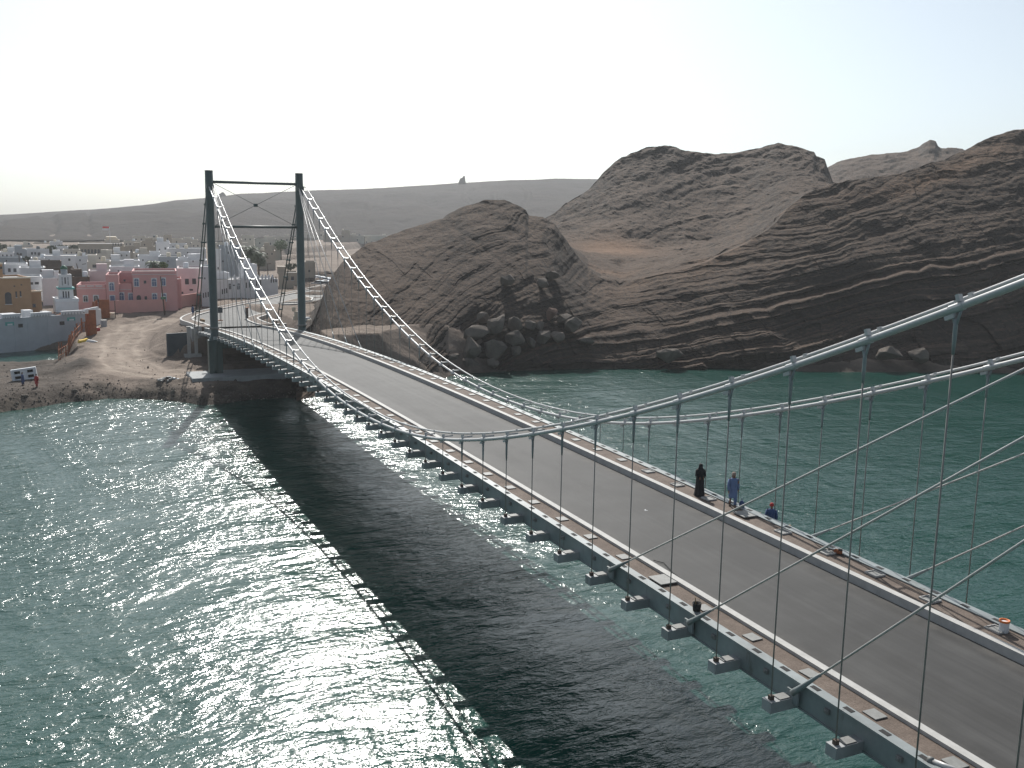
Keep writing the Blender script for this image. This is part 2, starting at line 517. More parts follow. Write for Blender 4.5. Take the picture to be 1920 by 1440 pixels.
ROADC = [(l[0]*.5+r[0]*.5, l[1]*.5+r[1]*.5, 0) for l, r in zip(LEFT_EDGE, RIGHT_EDGE)]
ROADC = [(a, b, float(lin(a, ROADZ))) for a, b, _ in ROADC][1:]
def G(x, y, fine=True):
    x = np.asarray(x, float); y = np.asarray(y, float)
    d = x-lin(y, SHORE)
    d = d+1.6*fbm(x*.12, y*.12, oct=3, seed=5)
    z = np.interp(d, [-60, -5, -1, 0, 1.5, 3.5, 7, 35, 75, 200, 3000], [-8, -1.6, -.4, .0, .75, 1.45, 1.85, 2.3, 3.9, 4.2, 4.2])
    # spit and tidal pool on the left
    left = np.clip((y-20)/5, 0, 1)
    z = np.where((x < 146), np.where(z > .5, .5+(z-.5)*(1-.75*left*np.clip((x-112)/12, 0, 1)), z), z)
    z = z-np.clip((y-18)/3, 0, 1)*np.clip((173-x)/6, 0, 1)*np.clip((x-160)/3, 0, 1)*1.9
    pool = np.clip((y-21.5)/3, 0, 1)*np.clip((x-142)/3, 0, 1)*np.clip((163-x)/2.0, 0, 1)
    z = z*(1-pool)+pool*(-.7)
    z = z+.8*np.exp(-((x-129)/3.5)**2-((y-21.5)/4)**2)+.5*np.exp(-((x-121)/3.5)**2-((y-27)/4)**2)
    # rising ground on the right of the bridge
    rise = np.clip((-y-5.8)/4.0, 0, 1)*np.clip((d-1)/7, 0, 1)*np.clip((200-x)/40, 0, 1)*np.clip((y+60)/25, 0, 1)
    z = z+rise*np.clip(6.6-z, 0, 9)
    # road embankment
    bd, bz = seg_dist(x, y, ROADC)
    hw = np.interp(x, [128, 145, 170, 200, 300], [5.2, 5.5, 9, 11, 12])
    emb = bz-.22-np.clip(bd-hw, 0, None)*.62
    emb = np.where(x < 131, -9, emb)
    z = np.maximum(z, emb)
    # far lagoon arms
    lag = np.clip(1-np.abs((y+112+(.37)*(x-513)*-1*-1*0)-0)/1e9, 0, 1)*0
    L1, _ = seg_dist(x, y, [(455, -64, 0), (513, -108, 0), (610, -168, 0), (800, -280, 0)])
    L2, _ = seg_dist(x, y, [(395, -58, 0), (415, -72, 0), (430, -86, 0)])
    lg = np.clip((17-L1)/6, 0, 1)+np.clip((9-L2)/5, 0, 1)
    z = np.where(lg > 0, z-np.clip(lg, 0, 1)*6.5, z)
    if fine:
        land = np.clip(d/4, 0, 1)
        z = z+land*np.where(bd < hw+.5, 0, 1)*(.16*fbm(x*.35, y*.35, oct=4, seed=9))+.12*np.clip(1-np.abs(d-1.5)/3, 0, 1)*fbm(x*1.1, y*1.1, oct=3, seed=21)
    return z
# sheet laid out in rings so that the near bank is finest
us = np.concatenate([np.linspace(-1500, -60, 50), np.linspace(-50, 760, 420), np.linspace(775, 3200, 80)])
az = np.array([math.atan2(ray(u_, 420)[1], ray(u_, 420)[0]) for u_ in us])
rr = np.concatenate([np.linspace(116, 215, 330), np.geomspace(216, 700, 140), np.geomspace(715, 2900, 30)])
AZ, RR = np.meshgrid(az, rr)
X = CAM[0]+RR*np.cos(AZ); Y = CAM[1]+RR*np.sin(AZ)
Z = G(X, Y)
dsh = X-lin(Y, SHORE)
bank = np.clip(1.15-(Z-.2)/1.6+.5*fbm(X*.3, Y*.3, oct=3, seed=3), 0, 1)*np.clip((60-dsh)/30, 0, 1)
bank = np.maximum(bank, np.clip(1.2-np.hypot((X-129)/6, (Y-22)/5), 0, 1))
bank = np.maximum(bank, np.clip((Y-21)/3, 0, 1)*np.clip((166-X)/6, 0, 1)*.8)
TRACK = [tuple(on(a_, b_, c_)[:2])+(0,) for a_, b_, c_ in ((352, 588, 5.0), (310, 593, 4.2), (268, 606, 3.6), (238, 625, 3.0), (222, 648, 2.5), (228, 672, 2.3), (262, 694, 2.1), (330, 700, 2.0))]
td, _ = seg_dist(X, Y, TRACK)
td = td+.8*fbm(X*.12, Y*.12, oct=3, seed=77)
track = np.clip((4.2-td)/1.6, 0, 1)*(.55+.45*np.clip(np.cos(td*2.6), 0, 1))
Z = Z-.10*np.clip((4.2-td)/1.0, 0, 1)+.16*np.exp(-((td-4.8)/.7)**2)-.07*np.exp(-((td-1.6)/.35)**2)
bank = bank*(1-np.clip((4.6-td)/1.5, 0, 1))
ground = tag(grid_mesh('ground', np.stack([X, Y, Z], -1), 'dirt', attr={'bank': bank, 'track': track}), 'bare dirt ground of the far shore', kind='structure')

# ------------------------------------------------------------------ rocky hills
u = np.arange(548, 2250, 1.9)
nC = len(u)
r0 = lin(u, [(540, 121), (575, 123), (700, 130), (800, 138), (860, 145.5), (900, 147), (1000, 149.5), (1200, 153.5), (1550, 161), (1900, 172), (2300, 190)])
L1p = [(540, 640, 138), (580, 608, 141), (598, 573, 148), (610, 533, 160), (640, 491, 175), (690, 456, 185), (760, 430, 190), (830, 408, 192), (875, 384, 192),
       (908, 375, 192), (945, 373, 192), (968, 383, 191), (986, 394, 190), (991, 404, 190), (1018, 408, 189), (1040, 422, 188), (1056, 444, 187), (1078, 474, 185), (1105, 505, 182), (1130, 522, 180),
       (1165, 531, 179), (1240, 513, 180), (1300, 500, 182), (1330, 492, 184), (1400, 458, 188), (1440, 430, 192), (1480, 388, 198), (1510, 363, 202),
       (1550, 345, 206), (1600, 338, 209), (1650, 330, 212), (1700, 318, 215), (1760, 300, 220), (1810, 276, 225), (1850, 256, 228), (1885, 246, 230),
       (1920, 243, 232), (2050, 235, 240), (2300, 260, 250)]
r1 = lin(u, L1p, 2); z1 = elev(u, lin(u, L1p), r1)
L2p = [(580, 470, 210), (760, 480, 240), (945, 470, 245), (1000, 468, 242), (1050, 458, 242), (1100, 466, 238), (1150, 468, 238), (1250, 468, 245), (1330, 455, 250),
       (1400, 432, 250), (1450, 402, 250), (1500, 372, 255), (1550, 356, 258), (1600, 356, 262), (1700, 345, 270), (1800, 310, 278), (1900, 285, 284), (2300, 300, 300)]
r2 = lin(u, L2p, 2); z2 = elev(u, lin(u, L2p), r2)
z2 = np.where(u < 1000, np.minimum(z2, 5+np.clip((u-940)/60, 0, 1)*9), z2)
L3p = [(580, 470, 330), (940, 468, 305), (1000, 420, 300), (1035, 400, 300), (1060, 382, 303), (1100, 355, 308), (1120, 333, 310), (1150, 305, 313), (1180, 286, 316),
       (1205, 275, 320), (1240, 272, 322), (1262, 275, 322), (1280, 282, 322), (1330, 288, 322), (1380, 285, 322), (1415, 276, 322), (1450, 268, 320), (1480, 274, 318), (1505, 281, 316), (1518, 284, 316), (1522, 292, 315), (1538, 300, 314),
       (1545, 318, 313), (1556, 345, 312), (1600, 362, 312), (1700, 350, 320), (1920, 300, 330), (2300, 310, 350)]
r3 = lin(u, L3p, 2); z3 = elev(u, lin(u, L3p), r3)
z3 = np.where(u < 940, 4.0, z3)
r4 = r3+95; z4 = np.interp(u, [580, 960, 1200, 1600, 2300], [3, 4, 14, 20, 30])
L5p = [(580, 470, 520), (1300, 420, 520), (1480, 350, 520), (1540, 318, 520), (1570, 301, 520), (1600, 294, 520), (1690, 284, 520), (1711, 276, 520), (1721, 267, 520), (1730, 262, 520),
       (1741, 264, 520), (1746, 273, 520), (1754, 278, 520), (1800, 280, 520), (1900, 285, 520), (2300, 300, 520)]
r5 = lin(u, L5p, 2); z5 = elev(u, lin(u, L5p), r5)
z5 = np.where(u < 1250, 3.0, z5)
r6 = r5+160; z6 = np.full(nC, 0.0)
rows_r, rows_z, rows_a = [], [], []
def smooth_u(a, w_=70):
    k = np.hanning(w_); k /= k.sum()
    return np.convolve(np.pad(a, w_//2, mode='edge'), k, 'same')[w_//2:-(w_//2)]
def span(n, ra, za, rb, zb, shape, amp_a, amp_b, last=False, crisp=False):
    for k in range(n+(1 if last else 0)):
        t = k/n
        tr, tz = shape(t, u)
        if crisp:
            zbs, rbs = smooth_u(zb), smooth_u(rb); m_ = t**4
            rows_r.append(ra+(rbs+(rb-rbs)*m_-ra)*tr); rows_z.append(za+(zbs-za)*tz+(zb-zbs)*m_); rows_a.append(np.full(nC, amp_a+(amp_b-amp_a)*t)); continue
        rows_r.append(ra+(rb-ra)*tr); rows_z.append(za+(zb-za)*tz); rows_a.append(np.full(nC, amp_a+(amp_b-amp_a)*t))
def cliff(t, u_):
    # steep foot, gentler upper slope; steeper towards the right
    k = np.interp(u_, [580, 700, 860, 1100, 1240, 1500, 1900], [1.0, 1.15, 1.5, 1.7, 1.55, 1.35, 1.25])
    return t**k, np.full_like(u_, t)
flatshape = lambda t, u_: (np.full_like(u_, t), np.full_like(u_, t))
bow = lambda t, u_: (np.full_like(u_, t), np.full_like(u_, t)+.10*math.sin(math.pi*t))
sag = lambda t, u_: (np.full_like(u_, t), np.full_like(u_, t**1.25))
z0 = np.full(nC, -1.5)
span(290, r0, z0, r1, z1, cliff, 1.0, .8, crisp=True)
span(110, r1, z1, r2, z2, flatshape, .9, .9)
span(120, r2, z2, r3, z3, sag, .9, 1.1, crisp=True)
span(14, r3, z3, r4, z4, flatshape, .6, .5)
span(46, r4, z4, r5, z5, bow, .6, .9, crisp=True)
span(8, r5, z5, r6, z6, flatshape, .5, .5, True)
RR = np.array(rows_r); ZZ = np.array(rows_z); AM = np.array(rows_a)
azu = np.array([math.atan2(ray(q, 420)[1], ray(q, 420)[0]) for q in u])
CA, SA = np.cos(azu)[None], np.sin(azu)[None]
X = CAM[0]+RR*CA; Y = CAM[1]+RR*SA
U = np.broadcast_to(u[None], RR.shape)
# bedding
dip = np.interp(u, [560, 760, 1000, 1150, 1300, 1600, 2000], [.34, .29, .13, .10, .14, .17, .18])[None]
lat = -(Y+60)
warp = 1.3*fbm(X*.03, Y*.03, ZZ*.03, oct=3, seed=31)
t = ZZ-dip*lat+warp
def beds(t, th, seed, sharp=.16):
    q = t/th; i = np.floor(q); f = q-i
    h0 = _hash(i.astype(np.int64), np.int64(3), np.int64(5), seed); h1 = _hash(i.astype(np.int64)+1, np.int64(3), np.int64(5), seed)
    s = np.clip((f-(1-sharp))/sharp, 0, 1); s = s*s*(3-2*s)
    return (h0+(h1-h0)*s)*2-1
fade = .55+.75*np.clip(fbm(X*.045, Y*.045, ZZ*.08, oct=2, seed=44)+.3, 0, 1)
sc = np.clip(RR/170, .8, 2.0)
tw = t+.22*fbm(X*.22, Y*.22, ZZ*.22, oct=4, seed=50)
disp = sc*AM*fade*(.62*beds(tw, 3.1*sc, 1, .16)+.45*beds(tw+.3, 1.25*sc, 2, .16)+.28*beds(tw, .55*sc, 3, .25)+.14*beds(tw+.1, .26*sc, 4, .4))
# blocky joints on the foot of the near cliff
foot = np.clip(1-(ZZ-1)/11, 0, 1)*np.clip((U-900)/150, 0, 1)*np.where(RR < r1[None], 1, 0)
jx = lat*.16+.5*fbm(X*.1, Y*.1, ZZ*.15, oct=2, seed=61)
jz = t*.35
blk = _hash(np.floor(jx+_hash(np.floor(jz).astype(np.int64), np.int64(1), np.int64(1), 8)*.8).astype(np.int64), np.floor(jz).astype(np.int64), np.int64(0), 9)
disp = disp+foot*1.9*(blk-.5)
# fractured blocks: every bed is broken by joints of its own
for th_, jw_, am_, sd_ in ((2.1, 5.5, .62, 3), (.9, 2.6, .38, 4), (.42, 1.1, .18, 5)):
    bi = np.floor(tw/(th_*sc)); off = _hash(bi.astype(np.int64), np.int64(2), np.int64(7), sd_)
    ji = np.floor(lat/(jw_*sc)+off*5+.35*vnoise(X*.15, Y*.15, ZZ*.15, seed=sd_+40))
    hv = _hash(bi.astype(np.int64), ji.astype(np.int64), np.int64(4), sd_)
    mk = np.clip(fbm(X*.05, Y*.05, ZZ*.07, oct=2, seed=sd_+60)*1.6+.45, 0, 1)
    disp = disp+sc*AM*am_*mk*(hv-.5)
disp = disp+sc*AM*(1.1*fbm(X*.05, Y*.05, ZZ*.05, oct=3, seed=70)+.22*fbm(X*.5, Y*.5, ZZ*.5, oct=5, seed=71, gain=.62))
# smooth sand in the saddle between the two hills
sandy = np.exp(-((U-1145)/75)**2)*np.exp(-((RR-238)/13)**2)
disp = disp*(1-.9*sandy)
dzv = sc*AM*.30*(1-.9*sandy)*fbm(X*.16, Y*.16, oct=4, seed=80, gain=.55)
band = np.exp(-((RR-r1[None]-7)/9)**2)*np.clip((U-1060)/60, 0, 1)*np.clip((1600-U)/120, 0, 1)
SAND = np.clip(1.1*sandy+.75*band*np.clip(fbm(X*.08, Y*.08, oct=3, seed=66)+.55, 0, 1), 0, 1)
SAND = np.maximum(SAND, .6*np.exp(-((U-1760)/160)**2)*np.exp(-((RR-r1[None]+6)/4)**2))
beh = np.clip((RR-r1[None])/6, 0, 1)*(1-.85*sandy)
dzv = dzv+beh*sc*(.17*fbm(X*.22, Y*.22, oct=4, seed=83, gain=.5)+.22*beds(X*.5+Y*.12+.8*fbm(X*.1, Y*.1, oct=2, seed=84), 2.2, 6, .25)*np.clip(fbm(X*.05, Y*.05, oct=2, seed=85)+.4, 0, 1))
toe = np.clip((ZZ+1.5)/2.5, .25, 1)
disp = disp*toe
X = X-CA*disp; Y = Y-SA*disp; ZZ = ZZ+dzv
# gullies cut in the upper faces
gul = np.clip(np.abs(vnoise(lat*.05+.6*vnoise(X*.02, Y*.02, seed=5), RR*.004, seed=90)), 0, .25)
ZZ = ZZ-AM*np.clip((.10-gul)/.10, 0, 1)*.15*np.clip((ZZ-8)/10, 0, 1)
RKX, RKY, RKZ, RKU = X.copy(), Y.copy(), ZZ.copy(), u.copy()
hills = tag(grid_mesh('rocky_hills', np.stack([X, Y, ZZ], -1)[:, ::-1], 'rock', smooth=False, attr={'sand': SAND[:, ::-1]}), 'layered brown rock hills right of the bridge', kind='structure')

# ------------------------------------------------------------------ far escarpment
u = np.arange(-900, 1700, 4.0)
ridge = [(-900, 440), (-300, 420), (0, 403), (100, 397), (200, 391), (290, 382), (330, 375), (395, 371), (450, 364), (560, 358), (640, 356), (740, 351), (850, 344), (950, 338), (1040, 335), (1120, 336), (1300, 342), (1700, 350)]
rv = lin(u, ridge)+.5*fbm(u*.02, u*0, oct=4, seed=3)
nR = 90
rows = []
rB = np.interp(u, [-900, 400, 540, 1700], [640, 640, 820, 820])+30*fbm(u*.004, u*0, oct=3, seed=12)
rT = 1500+40*fbm(u*.006, u*0, oct=3, seed=13)
zT = elev(u, rv, rT)
azu = np.array([math.atan2(ray(q, 400)[1], ray(q, 400)[0]) for q in u])
for k in range(nR):
    t_ = k/(nR-10) if k < nR-10 else 1+(k-(nR-10))/10
    if t_ <= 1:
        r_ = rB+(rT-rB)*t_; z_ = 5.2+(zT-5.2)*(t_**.92)
    else:
        r_ = rT+(t_-1)*900; z_ = zT-(t_-1)*60
    x_ = CAM[0]+r_*np.cos(azu); y_ = CAM[1]+r_*np.sin(azu)
    a_ = math.sin(math.pi*min(max(t_, 0), 1))
    gl = np.abs(vnoise(u*.022+.5*vnoise(u*.01, u*0+r_*.004, seed=2), r_*.0016, seed=14))
    z_ = z_+a_*(4.5*fbm(x_*.01, y_*.01, oct=4, seed=15)-5*np.clip(.22-gl, 0, 1)/.22*.8)
    rows.append(np.stack([x_, y_, z_], -1))
scarp = tag(grid_mesh('far_hills', np.array(rows)[:, ::-1], 'scarp', smooth=True), 'long flat topped brown hills beyond the town', kind='structure')

# ------------------------------------------------------------------ road beyond the bridge
def densify(pts, n=12):
    """Catmull-Rom through the points"""
    P = [Vector((*p, 0)) for p in pts]; P = [P[0]*2-P[1]]+P+[P[-1]*2-P[-2]]
    out = []
    for i in range(1, len(P)-2):
        for k in range(n):
            t = k/n; a, b_, c, d = P[i-1], P[i], P[i+1], P[i+2]
            out.append(.5*((2*b_)+(c-a)*t+(2*a-5*b_+4*c-d)*t*t+(3*b_-a-3*c+d)*t**3))
    out.append(P[-2]); return out
LE_, RE_ = densify(LEFT_EDGE), densify(RIGHT_EDGE)
def offset(line, d):
    o = []
    for i, p in enumerate(line):
        t = (line[min(i+1, len(line)-1)]-line[max(i-1, 0)]).normalized()
        o.append(p+Vector((-t.y, t.x, 0))*d)
    return o
rz = lambda p: float(lin(p.x, ROADZ))
P = np.array([[((l+(r-l)*k/8).x, (l+(r-l)*k/8).y, rz(l+(r-l)*k/8)-.02) for k in range(9)] for l, r in zip(LE_, RE_)])
road = tag(grid_mesh('road', P, 'asphalt'), 'asphalt road bending right past the bridge', kind='structure')
def sweep_strip(name, line, prof, mat, parent=None):
    """prof: closed list of (offset to the left, dz)"""
    rings = []
    offs = [offset(line, a) for a, _ in prof]
    for i, p in enumerate(line):
        rings.append([(offs[k][i].x, offs[k][i].y, rz(p)+prof[k][1]) for k in range(len(prof))])
    return MB().strip(rings).build(name, mat, parent)
for line, sg, nm in ((LE_, 1, 'left'), (RE_, -1, 'right')):
    pv = tag(sweep_strip('pavement_'+nm, line, [(sg*.32, -.5), (sg*1.75, -.5), (sg*1.75, .13), (sg*.32, .13)], 'walkway'), 'brown pavement beside the road', kind='structure')
    sweep_strip('kerb', line, [(0, -.5), (sg*.3, -.5), (sg*.3, .16), (0, .16)], 'kerb', pv)
    sweep_strip('kerb', line, [(sg*1.77, -.5), (sg*2.05, -.5), (sg*2.05, .2), (sg*1.77, .2)], 'kerb', pv)
# traffic island splitting the road on the right
isl = [on(521, 569, 5.25), on(545, 563.5, 5.2), on(575, 557, 5.2), on(588, 560, 5.2), on(585, 564, 5.25), on(560, 567, 5.25)]
ctr = sum(isl)/len(isl)
V = [(p[0], p[1], 5.0) for p in isl]+[(p[0], p[1], 5.42) for p in isl]
n_ = len(isl)
ti = mobj('traffic_island', V, [tuple(range(n_, 2*n_))]+[(i, (i+1) % n_, (i+1) % n_+n_, i+n_) for i in range(n_)], 'kerb')
tag(ti, kind='structure')
V = [tuple(ctr*.12+p*.88)[:2]+(5.44,) for p in isl]
mobj('island_soil', V, [tuple(range(n_))], 'dirt', ti)

# ================================================================== THE BRIDGE
br = thing('suspension_bridge', 'grey green steel suspension bridge crossing the creek to the town', 'bridge')
S0, S1, SPAN = -34.0, 131.0, 2.8
NT, FT = -16.1, 113.28               # near and far tower stations
HY, GY = 5.92, 5.10                  # hanger plane, girder outer face
ss = np.arange(S0, S1+.01, 1.5)
def sweep_y(name, prof, mat, parent=br, s0=S0, s1=S1):
    """prof: (y, dz from deck level) closed ring swept along the deck"""
    st = np.linspace(s0, s1, int((s1-s0)/1.5)+2)
    return MB().strip([[(float(s), y, float(zd(s))+dz) for y, dz in prof] for s in st]).build(name, mat, parent)
sweep_y('roadway', [(3.56, -.27), (0.2, -.20), (-3.09, -.27), (-3.09, -.55), (3.56, -.55)], 'asphalt')
WAYS = []
for sg, rd, k1, w1_, nm in ((1, 3.55, 3.87, 4.72, 'left'), (-1, 3.08, 3.42, 4.66, 'right')):
    sweep_y('kerb', [(sg*rd, -.6), (sg*k1, -.6), (sg*k1, .06), (sg*(rd+.03), .06)], 'kerb')
    wk = sweep_y('walkway', [(sg*k1, -.6), (sg*w1_, -.6), (sg*w1_, -.06), (sg*k1, -.06)], 'walkway')
    # I-shaped edge girder: top flange, web, bottom flange
    gd = sweep_y('edge_girder', [(sg*(w1_+.003), -.05), (sg*(w1_+.003), 0), (sg*GY, 0), (sg*GY, -.07), (sg*(GY-.05), -.07), (sg*(GY-.05), -.80), (sg*GY, -.80),
                               (sg*GY, -.86), (sg*(GY-.4), -.86), (sg*(GY-.4), -.80), (sg*(GY-.1), -.80), (sg*(GY-.1), -.05)], 'steel_paint')
    WAYS.append((sg, wk, gd, k1, w1_))
NS = range(-6, 41)
beam_me = MB().box((0, 0, -.68), (.42, 2*(HY+.17), .36)).data('floor_beam', 'beam_paint')
tip_me = MB().box((0, 0, 0), (.34, .42, .03)).data('tip_plate', 'plate')
for n in NS:
    s = n*SPAN
    if abs(s-FT) < 1.0 or abs(s-NT) < 1.0: continue
    z = float(zd(s))
    fb = inst('floor_beam', beam_me, (s, 0, z-.03), 0, br)
    for sg in (1, -1):
        inst('tip_plate', tip_me, (0, sg*(HY-.42), -.483), 0, fb)
for n in range(41, 47):
    inst('floor_beam', beam_me, (n*SPAN, 0, float(zd(n*SPAN))-.03), 0, br)
slot_me = MB().box((0, 0, 0), (.34, .17, .008)).data('slot_shade', 'gap_shade')  # thin black plate on the flange, painted shade of an open drain slot
bolt_me = MB().box((0, 0, 0), (.20, .10, .16)).box((0, .06, .0), (.10, .06, .10)).data('web_bolt', 'plate', bevel=.01)
plate_me = MB().box((0, 0, 0), (.55, .46, .035)).data('cover_plate', 'plate', bevel=.006)
lid_me = MB().box((0, 0, 0), (.95, .75, .05)).data('cover_plate', 'plate', bevel=.008)
for sg, wk, gd, k1, w1_ in WAYS:
    for n in range(-4, 31):
        for f in (.22, .72):
            s = (n+f)*SPAN
            inst('slot_shade', slot_me, (s, sg*(GY-.22), float(zd(s))+.005), 0, gd)
        s = (n+.45)*SPAN
        if sg > 0: inst('web_bolt', bolt_me, (s, GY+.0, float(zd(s))-.33), 0, gd)
    for n in range(-4, 40):
        s = (n+.06)*SPAN+random.uniform(-.08, .08)
        big = (sg > 0 and n == 4) or (sg < 0 and n == 6)
        y = sg*(w1_-.42+random.uniform(-.05, .03))
        o = inst('cover_plate', lid_me if big else plate_me, (s, y, float(zd(s))-.035+(.05 if big else 0)), random.uniform(-.04, .04), wk)
        if sg < 0 and n < 10 and n not in (6,):
            # unfinished opening: bare frame around a lower lid
            o.location.z -= .005
            for ex, ey, dx, dy in ((0, .25, .62, .04), (0, -.25, .62, .04), (.29, 0, .04, .46), (-.29, 0, .04, .46)):
                f_ = MB().box((0, 0, 0), (dx, dy, .07)).build('plate_frame', 'kerb', wk, loc=(s+ex, y+ey, float(zd(s))-.02))

# cables ------------------------------------------------------------
KN = np.array([-17.25, -9, 3, 20, 36, 52, 68, 84, 100, 121.37])*.93333
ZK = 9.35+.93333*np.array([18.75, 15.148, 10.224, 4.596, 1.023, -0.096, 1.056, 4.513, 9.603, 18.503])
def natural(xk, yk, x):
    n = len(xk); h = np.diff(xk); A = np.zeros((n, n)); b_ = np.zeros(n); A[0, 0] = A[-1, -1] = 1
    for i in range(1, n-1):
        A[i, i-1] = h[i-1]; A[i, i] = 2*(h[i-1]+h[i]); A[i, i+1] = h[i]; b_[i] = 6*((yk[i+1]-yk[i])/h[i]-(yk[i]-yk[i-1])/h[i-1])
    M = np.linalg.solve(A, b_); x = np.asarray(x, float); i = np.clip(np.searchsorted(xk, x)-1, 0, n-2)
    a = xk[i+1]-x; c = x-xk[i]
    return M[i]*a**3/(6*h[i])+M[i+1]*c**3/(6*h[i])+(yk[i]/h[i]-M[i]*h[i]/6)*a+(yk[i+1]/h[i]-M[i+1]*h[i]/6)*c
zc = lambda s: natural(KN, ZK, s)
DY, DZ = .60, .30        # thin strand sits beside and above the thick one
clamp_me = (MB().tube([(-.2, 0, 0), (.2, 0, 0)], .112, 10).box((0, -.30, .15), (.09, .62, .08)).box((0, -.6, .30), (.12, .13, .13)).box((-.12, .0, .20), (.10, .14, .18))
            .box((.26, 0, -.16), (.28, .09, .10))).data('cable_clamp', 'cable_silver')
sock_me = MB().lathe([(.035, -.85), (.05, -.5), (.055, -.2), (.05, 0)], n=8).tube([(0, 0, -.2), (.16, 0, .22)], .035, 6).tube([(0, 0, -.2), (-.12, 0, .22)], .035, 6).data('hanger_socket', 'steel_paint', True)
for sg in (1, -1):
    st = np.linspace(NT, FT, 150)
    line = [(float(s), sg*HY, float(zc(s))) for s in st]
    MB().tube(line, .092, 10).build('main_cable', 'cable_silver', br, True)
    line2 = [(x, y-DY, z+DZ) for x, y, z in line[1:-1]]
    MB().tube([(line[0][0], sg*HY, line[0][2]+.1)]+line2+[(line[-1][0], sg*HY, line[-1][2]+.1)], .058, 8).build('upper_strand', 'cable_silver', br, True)
    # backstays to the far anchorage
    a, b_ = Vector((FT+.2, sg*HY, 26.6)), Vector((129.2, sg*HY, 6.6))
    for off in (.26, -.26):
        MB().tube([a+Vector((0, off*.4, 0)), b_+Vector((0, off, 0))], .075, 8).build('backstay', 'tower_paint', br, True)
    for k in range(1, 8):
        p = a.lerp(b_, k/8.0)
        MB().box(tuple(p), (.30, .62, .22)).build('backstay_clamp', 'tower_paint', br)
    a, b_ = Vector((NT-.2, sg*HY, 26.8)), Vector((-32.5, sg*HY, 8.2))
    for off in (.26, -.26):
        MB().tube([a+Vector((0, off*.4, 0)), b_+Vector((0, off, 0))], .075, 8).build('backstay', 'tower_paint', br, True)
    for n in NS:
        s = n*SPAN
        if abs(s-FT) < 1.6 or abs(s-NT) < 1.0: continue
        z = float(zc(s)); zb_ = float(zd(s))-.52
        sl = math.atan2(float(zc(s+.3)-zc(s-.3)), .6)
        c = inst('cable_clamp', clamp_me, (s, sg*HY, z), 0, br)
        c.rotation_euler = (0, -sl, 0)
        if z-zb_ > .35:
            hg = MB().tube([(s, sg*HY, zb_), (s, sg*HY, z-.1)], .024, 6).build('hanger', 'hanger_steel', br, True)
            if z-zb_ > 2.2: inst('hanger_socket', sock_me, (s, sg*HY, z-.28), 0, hg)
            MB().box((s, sg*HY, zb_+.06), (.14, .14, .14)).build('hanger_nut', 'dark_brown', hg)
    # straight stays fanning from both towers
    for s_a in (13.3, 7.8, 2.3):
        for tw_, s_b in ((NT, s_a), (FT, NT+FT-s_a)):
            a = Vector((tw_, sg*(GY+.45), 27.0)); b_ = Vector((s_b, sg*(GY+.12), float(zd(s_b))-.05))
            d_ = (a-b_).normalized()
            stc = MB().tube([b_, a], .036, 8).build('stay_cable', 'cable_silver', br, True)
            MB().tube([b_-d_*.45, b_-d_*.1, b_+d_*.55, b_+d_*1.15], .12, 8, r_end=.045).build('stay_socket', 'steel_paint', stc, True)
            MB().box(tuple(b_-d_*.45+Vector((0, 0, -.12))), (.5, .07, .42)).build('anchor_plate', 'steel_paint', stc)

# towers ------------------------------------------------------------
def tower(s, base_l, base_r, full):
    t = bpy.data.objects.new('tower', None); t.location = (s, 0, 0); link(t, br)
    ty = 5.78
    for sg, bz in ((1, base_l), (-1, base_r)):
        top = 28.35
        MB().lathe([(.72, bz), (.72, 6.9), (.52, 7.0), (.52, 26.0), (.50, top-.02)], (0, sg*ty, 0), 24).build('column', 'tower_paint', t, True)
        MB().lathe([(.53, top-.03), (.53, top), (.40, top+.05), (.05, top+.06)], (0, sg*ty, 0), 24).build('column_cap', 'plate', t, True)
        MB().box((0, sg*ty, 26.55), (1.35, .75, .75)).box((-.6, sg*ty, 26.35), (.5, .9, .5)).build('cable_saddle', 'tower_paint', t, bevel=.04)
        MB().lathe([(.62, 8.05), (.62, 8.3), (.54, 8.34)], (0, sg*ty, 0), 24).build('collar', 'plate', t, True)
        MB().box((0, sg*(ty-.0), (bz+6.6)/2), (1.35, 1.75, 6.6-bz)).build('pier', 'tower_paint', t, bevel=.06)
    for z in (26.95, 21.3):
        MB().tube([(0, -ty+.4, z), (0, ty-.4, z)], .17, 12).build('cross_beam', 'tower_paint', t, True)
    c = (0, 0, 24.1)
    for sg in (1, -1):
        MB().tube([(0, sg*(ty-.5), 26.8), (0, -sg*(ty-.5), 21.4)], .03, 6).build('brace_wire', 'tower_paint', t)
    MB().box(c, (.08, .55, .4)).build('brace_plate', 'tower_paint', t, bevel=.02)
    MB().box((0, 0, 6.0), (1.1, 2*ty-1.4, 1.0)).build('portal_beam', 'tower_paint', t, bevel=.04)
    return t
tower(FT, 1.5, 1.0, True)
tower(NT, -2.0, -2.0, True)
# pile cap joining the far piers, and the near one
MB().box((FT-1.0, .6, 1.3), (6.0, 17.4, 1.9)).build('pile_cap', 'concrete', br, bevel=.05)
MB().box((NT, 0, -.5), (7.0, 18, 3.0)).build('pile_cap', 'concrete', br, bevel=.05)
# far abutment: bearing wall, two slender posts in front of it, wing wall
MB().box((133.0, 0, 3.2), (3.0, 12.6, 5.9)).build('abutment', 'concrete', br, bevel=.05)
for x_, y_ in ((129.6, 6.0), (129.6, 7.0), (129.6, -6.0), (129.6, -7.0)):
    MB().box((x_, y_, 4.5), (.45, .45, 4.2)).box((x_, y_, 6.63), (.55, .55, .1)).build('anchor_post', 'kerb', br, bevel=.02)
MB().box((129.8, 6.5, 2.35), (1.2, 2.4, .5)).build('anchor_sill', 'kerb', br, bevel=.02)
MB().box((131.2, 8.3, 3.6), (.3, 3.4, 4.0), .25).build('wing_wall', 'blue_steel', br, bevel=.02)

